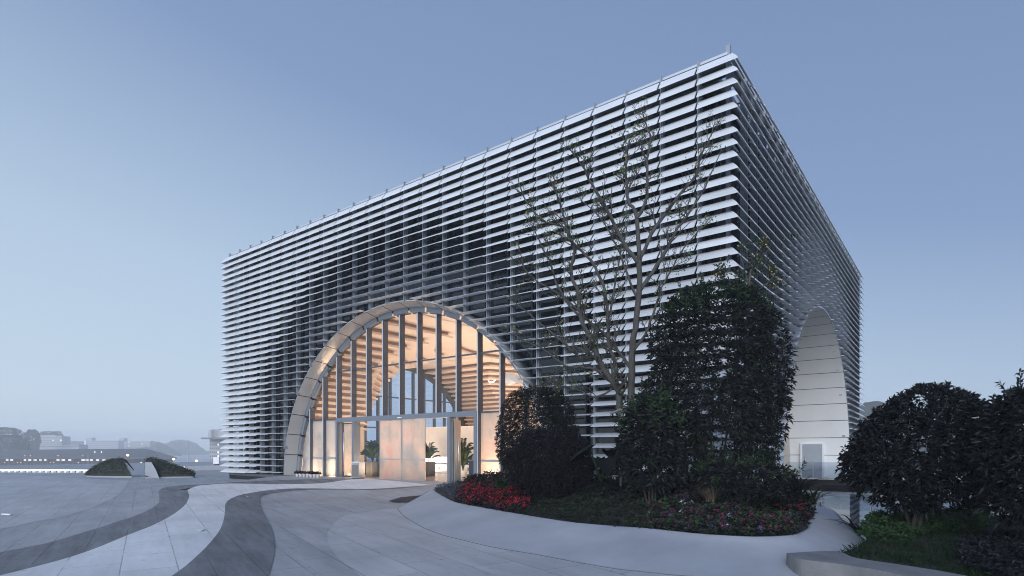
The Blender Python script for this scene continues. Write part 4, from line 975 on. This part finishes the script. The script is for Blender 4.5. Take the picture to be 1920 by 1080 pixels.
strap("lady_palm", "spiky dark palm clump at the pool end of the planter", 1492, 932, 11.9, 70, .85, .034, "lf_dark", droop=.45)
strap("lady_palm", "green-tinged spiky palm clump between the lantana and the glass balustrade", 1520, 945, 12.9, 46, .75, .03, "lf_top", droop=.5)
strap("philodendron", "bright green cut-leaved plant beside the red begonias", 940, 915, 15.2, 30, .55, .06, "lf_fern", droop=.5)
strap("dry_grass", "brownish grass clump at the foot of the clipped shrub", 1330, 940, 11.9, 90, .6, .012, mat("dry_blade", (.10, .08, .06), .8), droop=.4)
strap("flax_plant", "arching dark flax leaves hanging over the planter edge by the pool", 1615, 1000, 12.3, 26, .95, .05, "lf_dark", droop=.5, up=.8)

# ================================================================== RIGHT-HAND GARDEN: ledge, lawn, pool, deck
LZ = -.10
top = [onZ(*p, LZ)[:2] for p in ((1474.7, 1037), (1567, 1033), (1605, 1046), (1711, 1062), (1816, 1080), (1960, 1112))]
frt = [onZ(*p, LZ)[:2] for p in ((1476, 1038), (1500, 1048), (1570, 1057), (1640, 1067.6), (1697, 1080), (1790, 1104))]
tS, fS = resample(np.array(top), 40), resample(np.array(frt), 40)
b = MB(); b.grid([[(*(tS[i] * .999 + .0), LZ - .25), (*tS[i], LZ), (*(tS[i] * .5 + fS[i] * .5), LZ + .002), (*fS[i], LZ), (*fS[i], G0 - .02)] for i in range(40)], 0, False)
M["ledge"] = mat("stained_concrete", (0.17, 0.172, 0.18), 0.8, 0, 0.3, 2.2, 0.3, 30, detail=8)
tag(b.build("garden_ledge", "ledge"), "low weathered concrete ledge curving round the lawn", "ledge")
lawn = zone([(1567, 1034), (1605, 1046), (1711, 1062), (1816, 1080), (1960, 1112), (2200, 1100), (2250, 1000), (2050, 970), (1800, 965), (1670, 965), (1628, 985), (1622, 1008)], LZ)
def lawnz(x, y): return np.full(len(x), LZ - .05) + .05 * np.sin(x * 1.7) * np.sin(y * 1.3)
lc = lawn.mean(0); b = MB(); eS = resample(np.concatenate([lawn, lawn[:1]]), 80); b.grid([[(*(lc + (e_ - lc) * t_), float(LZ - .05 + .05 * math.sin((lc + (e_ - lc) * t_)[0] * 1.7) * math.sin((lc + (e_ - lc) * t_)[1] * 1.3))) for e_ in eS] for t_ in np.linspace(.01, 1, 8)] + [[(e_[0], e_[1], -.85) for e_ in eS]]); struct(b.build("lawn_soil", "soil"))
q = scatter(lawn, 17000); z = lawnz(q[:, 0], q[:, 1]); pts = np.stack([q[:, 0], q[:, 1], z], 1)
parts = [leaves(pts, np.stack([rng.normal(0, .5, len(q)), rng.normal(0, .5, len(q)), np.ones(len(q))], 1), rng.uniform(.05, .14, len(q)) * (1 + .5 * np.sin(q[:, 0] * 3) * np.sin(q[:, 1] * 4)), .012, .15)]
tag(leaf_mesh("grass", parts, ["grass"]), "dark green lawn grass behind the concrete ledge", "grass", None, "stuff")
carpet("ground_cover", "brighter green leafy ground cover at the foot of the wide glossy shrub", "ground cover", zone([(1610, 1010), (1680, 1012), (1760, 1000), (1850, 995), (1850, 965), (1700, 960), (1630, 975)], LZ), 1500, .30, .09, .03, "lf_fern", clip=False, zf=lawnz)
carpet("undergrowth", "dark trailing undergrowth under the outer glossy shrub", "undergrowth", zone([(1800, 1060), (1900, 1095), (2050, 1090), (2050, 1000), (1880, 1000), (1800, 1020)], LZ), 1500, .22, .09, .035, "lf_right", [("violet", 40, .03, 4)], clip=False, zf=lawnz)
b = MB(); b.add([(-3.05, 1.0, -.72), (2.3, 1.0, -.72), (2.3, -5, -.72), (14, -5, -.72), (14, 24, -.72), (-3.05, 24, -.72)], [(0, 1, 2, 3, 4, 5)]); struct(b.build("pool_water", "water"))
b = MB(); b.box(.3, 2.3, .96, 1.0, -.9, G0 - .004); b.box(14, 14.15, -5, 24, -.9, -.45); b.box(2.26, 2.3, -5, .96, -.9, G0 - .01); b.box(2.3, 14, -5.04, -5.0, -.9, G0 - .01); struct(b.build("pool_edge", "concrete"))
b = MB(); b.add([(14.15, -5, -.5), (60, -5, -.5), (60, 60, -.5), (14.15, 60, -.5)], [(0, 1, 2, 3)]); b.add([(-3, 24, -.5), (14.15, 24, -.5), (14.15, 60, -.5), (-3, 60, -.5)], [(0, 1, 2, 3)]); struct(b.build("terrace", "plaza_dark"))
b = MB(); b.box(-3.04, 9, 21.0, CE_ + AE - .04, -.36, -.30); b.box(-3.04, 9, 20.98, 21.0, -.38, -.29); struct(b.build("deck", "concrete"))
b = MB(); b.box(-3.04, 9, 21.1, CE_ + AE - .04, -.74, -.361); struct(b.build("deck_base", "black"))
def balustrade(label, x0, x1, y, z0, z1, n):
    t = thing("glass_balustrade", label, "balustrade", ((x0 + x1) / 2, y, z0))
    w = (x1 - x0) / n
    for i in range(n):
        b = MB(); b.box(x0 + w * i + .02, x0 + w * (i + 1) - .02, y - .007, y + .007, z0, z1); b.build("glass_panel", "glass_rail", t)
    for i in range(n + 1):
        b = MB(); b.box(x0 + w * i - .02, x0 + w * i + .02, y + .012, y + .05, z0, z1 - .25); b.build("post", "steel", t)
balustrade("frameless glass balustrade along the deck before the side arch", -3.0, 8.8, 21.06, -.288, .66, 8)
balustrade("clear glass balustrade standing at the near edge of the pool", 2.25, 8.6, 1.2, -.71, .45, 5)
t = thing("garden_fence", "low pale slatted fence glimpsed beneath the glossy shrubs", "fence", tuple(P(1850, 995, 14.5)))
a0, a1 = P(1770, 997, 14.8), P(2050, 997, 14.8); b = MB()
for f_ in np.linspace(0, 1, 62):
    c = a0 * (1 - f_) + a1 * f_; c[2] = -.31; b.obox(c, [*RT, 0], [*FW, 0], [0, 0, 1], .02, .012, .21)
b.build("slats", "cream", t)
b = MB(); c = (a0 + a1) / 2; L_ = np.linalg.norm(a1 - a0) / 2; c[2] = -.08; b.obox(c, [*RT, 0], [*FW, 0], [0, 0, 1], L_, .02, .025); b.build("rail", "far_mid", t)
c = P(1860, 900, 21); c[2] = 0.0; b = MB(); b.obox(c, [*RT, 0], [*FW, 0], [0, 0, 1], 4.2, .1, .5); tag(b.build("garden_wall", "concrete"), "plain grey garden wall behind the glossy shrubs", "wall")
# ================================================================== TURF MOUNDS ON THE PLAZA
def mound(label, px0, py0, secs, wid, cut, name="turf_mound"):
    """secs: (px, top py) outline towards the viewer; depth thickness follows the height"""
    g = ground(px0, py0); D = float((g[:2] - CAM[:2]) @ FW); D0 = D + wid * .5; sc_ = D0 / F
    t = thing(name, label, "planted mound", (g[0], g[1], G0))
    xs = np.array([s_[0] for s_ in secs], float); zt = np.array([CAM[2] - (s_[1] - HY) * sc_ for s_ in secs]); xx = np.linspace(xs[0], xs[-1], 46); zi = np.interp(xx, xs, zt)
    hmax = zi.max() - G0; rows = []; rim_ = []
    for x, z in zip(xx, zi):
        q_ = ((x - xx[0]) / (xx[-1] - xx[0])) ** 2; c = P(x, HY, D0); hw = wid * .5 * (max(z - G0, .02) / hmax) ** .7
        row = []
        for ph in np.linspace(0, math.pi, 15):
            dz = (z - G0 - .1) * max(0, math.sin(ph)) ** 1.0; wob = .025 * math.sin(9 * ph + x * .9) + .02 * math.sin(x * 2.3 + 5 * ph)
            o_ = -math.cos(ph) * hw; cc = CAM + (P(x + cut * q_ * (1 - math.sin(ph)), HY, D0) - CAM) * (1 + o_ / D0); row.append((cc[0], cc[1], G0 + .1 + dz + wob * (1 if 0 < ph < 3 else 0)))
        rows.append(row); rim_.append((P(x + cut * q_, HY, D0), hw))
    b = MB(); b.grid(rows)
    b.add(rows[0], [tuple(range(15))], 1); b.add(rows[-1], [tuple(range(14, -1, -1))], 1); b.build("turf", ["turf", "concrete"], t)
    pts = np.array([p for r_ in rows[1:-1] for p in r_[1:-1]]); pts = np.repeat(pts, 6, 0) + rng.normal(0, .05, (len(pts) * 6, 3)); pts = pts[rng.uniform(0, 1, len(pts)) < .85]
    leaf_mesh("grass", [leaves(pts, np.stack([rng.normal(0, .6, len(pts)), rng.normal(0, .6, len(pts)), np.ones(len(pts))], 1), .10, .035, .1)], [M['turf']], t)
    b = MB(); a = [tuple((CAM + (c - CAM) * (1 - (hw + .06) / D0))[:2]) for c, hw in rim_]; e_ = [tuple((CAM + (c - CAM) * (1 + (hw + .06) / D0))[:2]) for c, hw in rim_][::-1]
    b.prism((a + e_)[::-1], G0 - .01, G0 + .09); b.build("base", "plaster", t)
    return t, D0, sc_
t, D0, sc_ = mound("turfed mound with a thin curling tail, farther from the hall", 205, 895.5, [(161, 893), (164, 887), (175, 878), (190, 870), (205, 864), (220, 861.5), (231, 861.5)], 2.3, 16)
b = MB(); pa = [P(x, y, D0) for x, y in ((222, 862.2), (232, 862), (238, 866), (244, 873), (251, 881.5))]; b.tube(smoothpath(pa, 3), np.linspace(.10, .02, 13), 8); b.build("tail", "turf", t)
t, D0, sc_ = mound("turfed mound with a broad sloping concrete end, nearer the hall", 320, 897, [(272, 867), (275, 861), (282, 859.5), (290, 860), (310, 867), (330, 874), (350, 881), (362, 886), (366, 890)], 2.6, 0)
f_ = [(272.5, 866.5), (284, 866.5), (292, 880), (299, 897.5), (285, 895.5), (272, 891)]
b = MB(); dn = [D0 - 1.45] * 6
b.add([P(x, y, d_) for (x, y), d_ in zip(f_, dn)] + [P(x + 2, y, D0) for x, y in f_], [tuple(range(6)), tuple(range(11, 5, -1))] + [(i, (i + 1) % 6, 6 + (i + 1) % 6, 6 + i) for i in range(6)]); b.build("cut_face", "plaster", t)

# ================================================================== PLAZA EDGE AND THE TOWN IN THE MIST
def line_box(pa, pb, z0, z1, th, b=None, mi=0):
    b = b or MB(); pa = np.array(pa); pb = np.array(pb); d = pb[:2] - pa[:2]; L = np.linalg.norm(d); d /= L; c = (pa[:2] + pb[:2]) / 2
    return b.obox([c[0], c[1], (z0 + z1) / 2], [d[0], d[1], 0], [-d[1], d[0], 0], [0, 0, 1], L / 2, th / 2, (z1 - z0) / 2, mi)
e0, e1 = P(-160, HY, 45.5), P(172, HY, 43.5)
t = thing("edge_bench", "long low bench with a glowing white top along the plaza edge", "bench", (*((e0 + e1) / 2)[:2], G0))
line_box(e0, e1, -.20, -.13, .35).build("lit_top", "strip", t)
for f_ in np.linspace(0, 1, 30):
    c = e0 * (1 - f_) + e1 * f_; b = MB(); b.obox([c[0], c[1], -.275], [*RT, 0], [*FW, 0], [0, 0, 1], .09, .14, .074); b.build("leg", "white", t)
line_box(e0 + [*(FW * .2), 0], e1 + [*(FW * .2), 0], G0, -.205, .05).build("back_panel", "brown", t)
w0, w1 = P(345, HY, 47), P(470, HY, 52); tag(line_box(w0, w1, G0, .02, .3).build("parapet_wall", "white_panel"), "low white parapet wall at the far plaza edge behind the mounds", "wall")
# station-like long hall
D = 370; c = P(60, HY, D)
t = thing("station_building", "long low station building with a grey hipped roof and rows of lit windows", "building", (c[0], c[1], -12))
def fpt(px, py, d): return P(px, py, d)
b = MB()
rp = [(-260, 851), (-180, 847), (60, 844), (170, 841.5), (275, 841.3), (300, 848), (332, 858)]
fr_ = [P(x, y, D + 14) if i not in (0, 6) else P(x, y, D) for i, (x, y) in enumerate(rp)]
ev = [P(x, 858, D - 8) for x, y in rp]; bk = [P(x, 858, D + 40) for x, y in rp]
b.grid([ev, fr_, bk], 0, False); b.grid([[p - [0, 0, .8] for p in ev], ev], 0, False); b.build("roof", "far_roof", t)
b = MB(); line_box(P(-250, HY, D), P(325, HY, D), -12, CAM[2] - (858 - HY) * D / F, .4, b); b.build("wall", "far_dark", t)
for k in range(46):
    x = -240 + k * 12.2; b = MB(); c = P(x, HY, D - .5); b.obox([c[0], c[1], -8.5], [*RT, 0], [*FW, 0], [0, 0, 1], .2, .2, 3.5); b.build("column", "far_mid", t)
for x, w in ((14, 5), (22, 5), (47, 4), (56, 5), (66, 5), (76, 4), (85, 4), (109, 5), (119, 6), (131, 5), (156, 6), (164, 6), (172, 5), (183, 5), (195, 5), (265, 3)):
    b = MB(); c = P(x, HY, D - .6); zc = CAM[2] - ((862.5 if x < 200 else 868) - HY) * D / F; b.obox([c[0], c[1], zc], [*RT, 0], [*FW, 0], [0, 0, 1], w * D / F / 2, .1, .5); b.build("window", "window_lit", t)
for x in (178, 190.5):
    b = MB(); c = P(x, 847.5, D - 3); b.obox(c, [*RT, 0], [*FW, 0], [0, 0, 1], .2, .1, .18); b.build("floodlight", "lamp_white", t)
for x in (47, 57, 109, 155, 9, 33, 39, 95, 101, 147):
    b = MB(); c = P(x, 854.5 if x > 40 and x not in (95, 101, 147) else 867, D - 9); b.obox(c, [*RT, 0], [*FW, 0], [0, 0, 1], .13, .1, .13); b.build("lamp", "lamp_orange", t)
# orange street lamps
for i, (px, py, lab) in enumerate(((239.5, 853.5, "orange street lamp shining above the turfed mound with a tail"), (325.5, 861, "orange street lamp above the sloping mound"), (368.5, 864, "orange street lamp beside the white parapet wall"))):
    D = 120; c = P(px, py, D); t = thing("street_lamp", lab, "street lamp", (c[0], c[1], -12), "orange street lamps below the plaza")
    b = MB(); b.tube([[c[0], c[1], -12], [c[0], c[1], c[2] + .15]], [.09, .05], 8); b.build("pole", "far_mid", t)
    b = MB(); b.lathe([(0, -.22), (.2, -.14), (.26, 0), (.2, .14), (0, .2)], c, 12); b.build("lamp_head", "lamp_orange", t)
for px, y0, D, lab in ((165.5, 852, 60, "thin pale flagpole standing behind the glowing bench"), (352.5, 826, 140, "tall thin pale mast in front of the misty hills")):
    c = P(px, y0, D); b = MB(); b.tube([[c[0], c[1], -12], c], [.05 * D / 60, .03 * D / 60], 8); b.lathe([(0, 0), (.07 * D / 60, .06), (0, .12)], c, 8); tag(b.build("mast", "far_wall"), lab, "pole")
# apartment blocks
def block(label, px0, px1, ytop, D, h_extra=(), rows_=4, m="far_wall", lit=(), name="apartment_block"):
    D *= 1.5; sc_ = D / F; c0_, c1_ = P(px0, HY, D), P(px1, HY, D); zt = CAM[2] - (ytop - HY) * sc_; c = (c0_ + c1_) / 2
    t = thing(name, label, "building", (c[0], c[1], -12))
    b = MB(); line_box(c0_ + [*(FW * 7), 0], c1_ + [*(FW * 7), 0], -12, zt, 14, b)
    for a, e_, yt in h_extra: line_box(P(a, HY, D + 7), P(e_, HY, D + 7), zt, CAM[2] - (yt - HY) * sc_, 9, b)
    b.build("wall", m, t)
    b = MB(); line_box(c0_ + [*(FW * 6.9), 0], c1_ + [*(FW * 6.9), 0], zt - .02, zt + .25, 14.6, b); b.build("roof_edge", "far_mid", t) if not h_extra else None
    nW = max(3, int((px1 - px0) / 3.4)); fl = (zt + 12) / max(1, round((zt + 12) / (3.1)))
    for j in range(rows_):
        z = zt - 1.8 - j * fl
        for i in range(nW):
            x = px0 + (i + .5) * (px1 - px0) / nW; p = P(x, HY, D - .05); b = MB(); b.obox([p[0], p[1], z], [*RT, 0], [*FW, 0], [0, 0, 1], 1.1 * sc_, .05, .62)
            b.build("window", "window_lit" if (i, j) in lit else "far_mid", t)
    return t
block("hazy apartment block with a lit stairwell, left of its twin", 158, 222, 826, 620, ((164, 176, 820.5),), 4, lit=[(0, 0), (0, 1), (0, 2), (0, 3), (18, 0), (18, 1), (18, 2)])
block("hazy apartment block with a rooftop box, behind the orange lamp", 226, 282, 827, 660, ((221 + 6, 236, 821.5),), 4, lit=[(4, 0), (11, 1), (4, 2)])
block("low pale block below the rounded tree, with broad bays", 48, 148, 834, 420, (), 2)
block("pale house half hidden by trees with two lit windows", 72, 116, 818, 470, ((80, 110, 816),), 3, lit=[(7, 1), (11, 1)])
block("hazy stepped tower beside the louvred hall", 393, 440, 822, 300, ((396.5, 438, 806), (402, 416, 804.5)), 6, lit=[(4, 1), (4, 3), (4, 4)], name="stepped_tower")
b = MB(); line_box(P(391, HY, 449), P(442, HY, 449), CAM[2] + 18 * 450 / F - .6, CAM[2] + 18 * 450 / F + .45, 22, b); b.build("cornice", "far_mid", [o for o in bpy.data.objects if o.name.startswith("stepped_tower")][0])
c = P(406.5, 873, 62); t = thing("box_sign", "blank white box sign on a dark foot beside the hall corner", "sign", (c[0], c[1], -12))
b = MB(); c2 = P(406.5, 863.5, 62); b.obox(c2, [*RT, 0], [*FW, 0], [0, 0, 1], .30, .15, .36); b.build("panel", "white", t)
b = MB(); b.obox([c[0], c[1], (c2[2] - .36 - 12) / 2], [*RT, 0], [*FW, 0], [0, 0, 1], .2, .1, (c2[2] - .36 + 12) / 2); b.build("foot", "far_dark", t)
# misty trees and wooded hills
def far_tree(label, px, D, prof, n, seed):
    D *= 1.5; sc_ = D / F; prof = sorted(prof); zz = np.array([CAM[2] - (y - HY) * sc_ for y, _, _ in prof])[::-1]; lo = np.array([(a - px) * sc_ for _, a, _ in prof])[::-1]; hi = np.array([(a - px) * sc_ for _, _, a in prof])[::-1]
    P0 = P(px, HY, D); z = rng.uniform(zz[0], zz[-1], n); c_ = (np.interp(z, zz, lo) + np.interp(z, zz, hi)) / 2; hw = (np.interp(z, zz, hi) - np.interp(z, zz, lo)) / 2
    th = rng.uniform(0, 2 * math.pi, n); rr = rng.uniform(.2, 1.04, n) ** .5; pts = P0 + np.outer(c_ + hw * rr * np.cos(th), [*RT, 0]) + np.outer(hw * rr * np.sin(th), [*FW, 0]); pts[:, 2] = z
    pts = pts[lump(pts, 6 / hw.max(), seed) > -.6]
    t = thing("far_tree", label, "tree", (P0[0], P0[1], -12)); b = MB(); b.tube([[P0[0], P0[1], -12], [P0[0], P0[1], zz[0] * .4 + zz[-1] * .6]], [.5, .15], 8); b.build("trunk", "bark_dark", t)
    leaf_mesh("crown", [rosettes(pts, rng.normal(size=pts.shape) + [0, 0, .6], 4, 1.5 * sc_ * 1.3, .9 * sc_ * 1.3, (.4, 1.3), .1)], ["haze_tree"], t)
far_tree("largest misty tree clump, standing highest beyond the station roof", 14, 330, [(802, 4, 24), (806, -8, 34), (818, -25, 40), (840, -40, 44), (862, -40, 44)], 2600, 3)
far_tree("rounded misty tree beside the pale house", 61, 400, [(806, 55, 66), (813, 50, 72), (828, 50, 74), (845, 54, 70)], 1400, 5)
far_tree("flat-topped misty tree rising behind the pale house", 95, 500, [(809, 82, 110), (813, 78, 113), (822, 77, 115), (845, 80, 112)], 1600, 8)
far_tree("low broad misty tree in the dip before the rounded tree", 30, 300, [(816, 0, 36), (824, -10, 47), (845, -14, 50), (866, -14, 50)], 2000, 12)
def hill(px, D, outline, seed, ridge=1.0, depth_=90):
    D *= 1.4; sc_ = D / F; xs = np.array([o_[0] for o_ in outline], float); zt = np.array([CAM[2] - (o_[1] - HY) * sc_ for o_ in outline]); xx = np.linspace(xs[0], xs[-1], 90); r = np.random.default_rng(seed)
    zi = np.interp(xx, xs, zt); rows = []; nz = r.normal(0, 1, (13, 90))
    for j, ph in enumerate(np.linspace(0, math.pi, 13)):
        row = []
        for i, (x, z) in enumerate(zip(xx, zi)):
            p = P(x, HY, D - math.cos(ph) * depth_); row.append((p[0], p[1], -12 + (z + 12) * math.sin(ph) ** .8 + nz[j, i] * .9 * sc_ * ridge * (0 < j < 12)))
        rows.append(row)
    b = MB(); b.grid(rows, 0, False); return struct(b.build("hill", "hill"))
hill(265, 760, [(215, 858), (235, 845), (255, 834), (270, 829), (290, 828), (305, 831), (330, 845), (345, 858)], 2)
hill(345, 1000, [(288, 850), (305, 836), (320, 827), (335, 825), (350, 826), (368, 831), (385, 845), (400, 858)], 3)
hill(100, 900, [(-200, 835), (-50, 832), (100, 827), (135, 826), (160, 829), (250, 838), (420, 848), (500, 858)], 4, .6)
hill(1700, 210, [(1540, 830), (1600, 770), (1622, 754), (1650, 752), (1700, 770), (1790, 800), (1950, 815), (2200, 845)], 5, .5, 40)

# ================================================================== HAZE
vm, vn, vl, vb = new_mat("haze_air"); vn.remove(vb); pv = vn.new("ShaderNodeVolumePrincipled"); pv.inputs["Density"].default_value = 0.0008; pv.inputs["Color"].default_value = (0.985, 0.992, 1.0, 1); pv.inputs["Anisotropy"].default_value = 0.0
vl.new(pv.outputs[0], vn["Material Output"].inputs["Volume"]); M['haze'] = vm
b = MB(); b.box(-1700, 300, -45, 1500, -13.5, 34); tag(b.build("haze", "haze"), "pale evening mist lying over the town", "mist", None, "stuff")
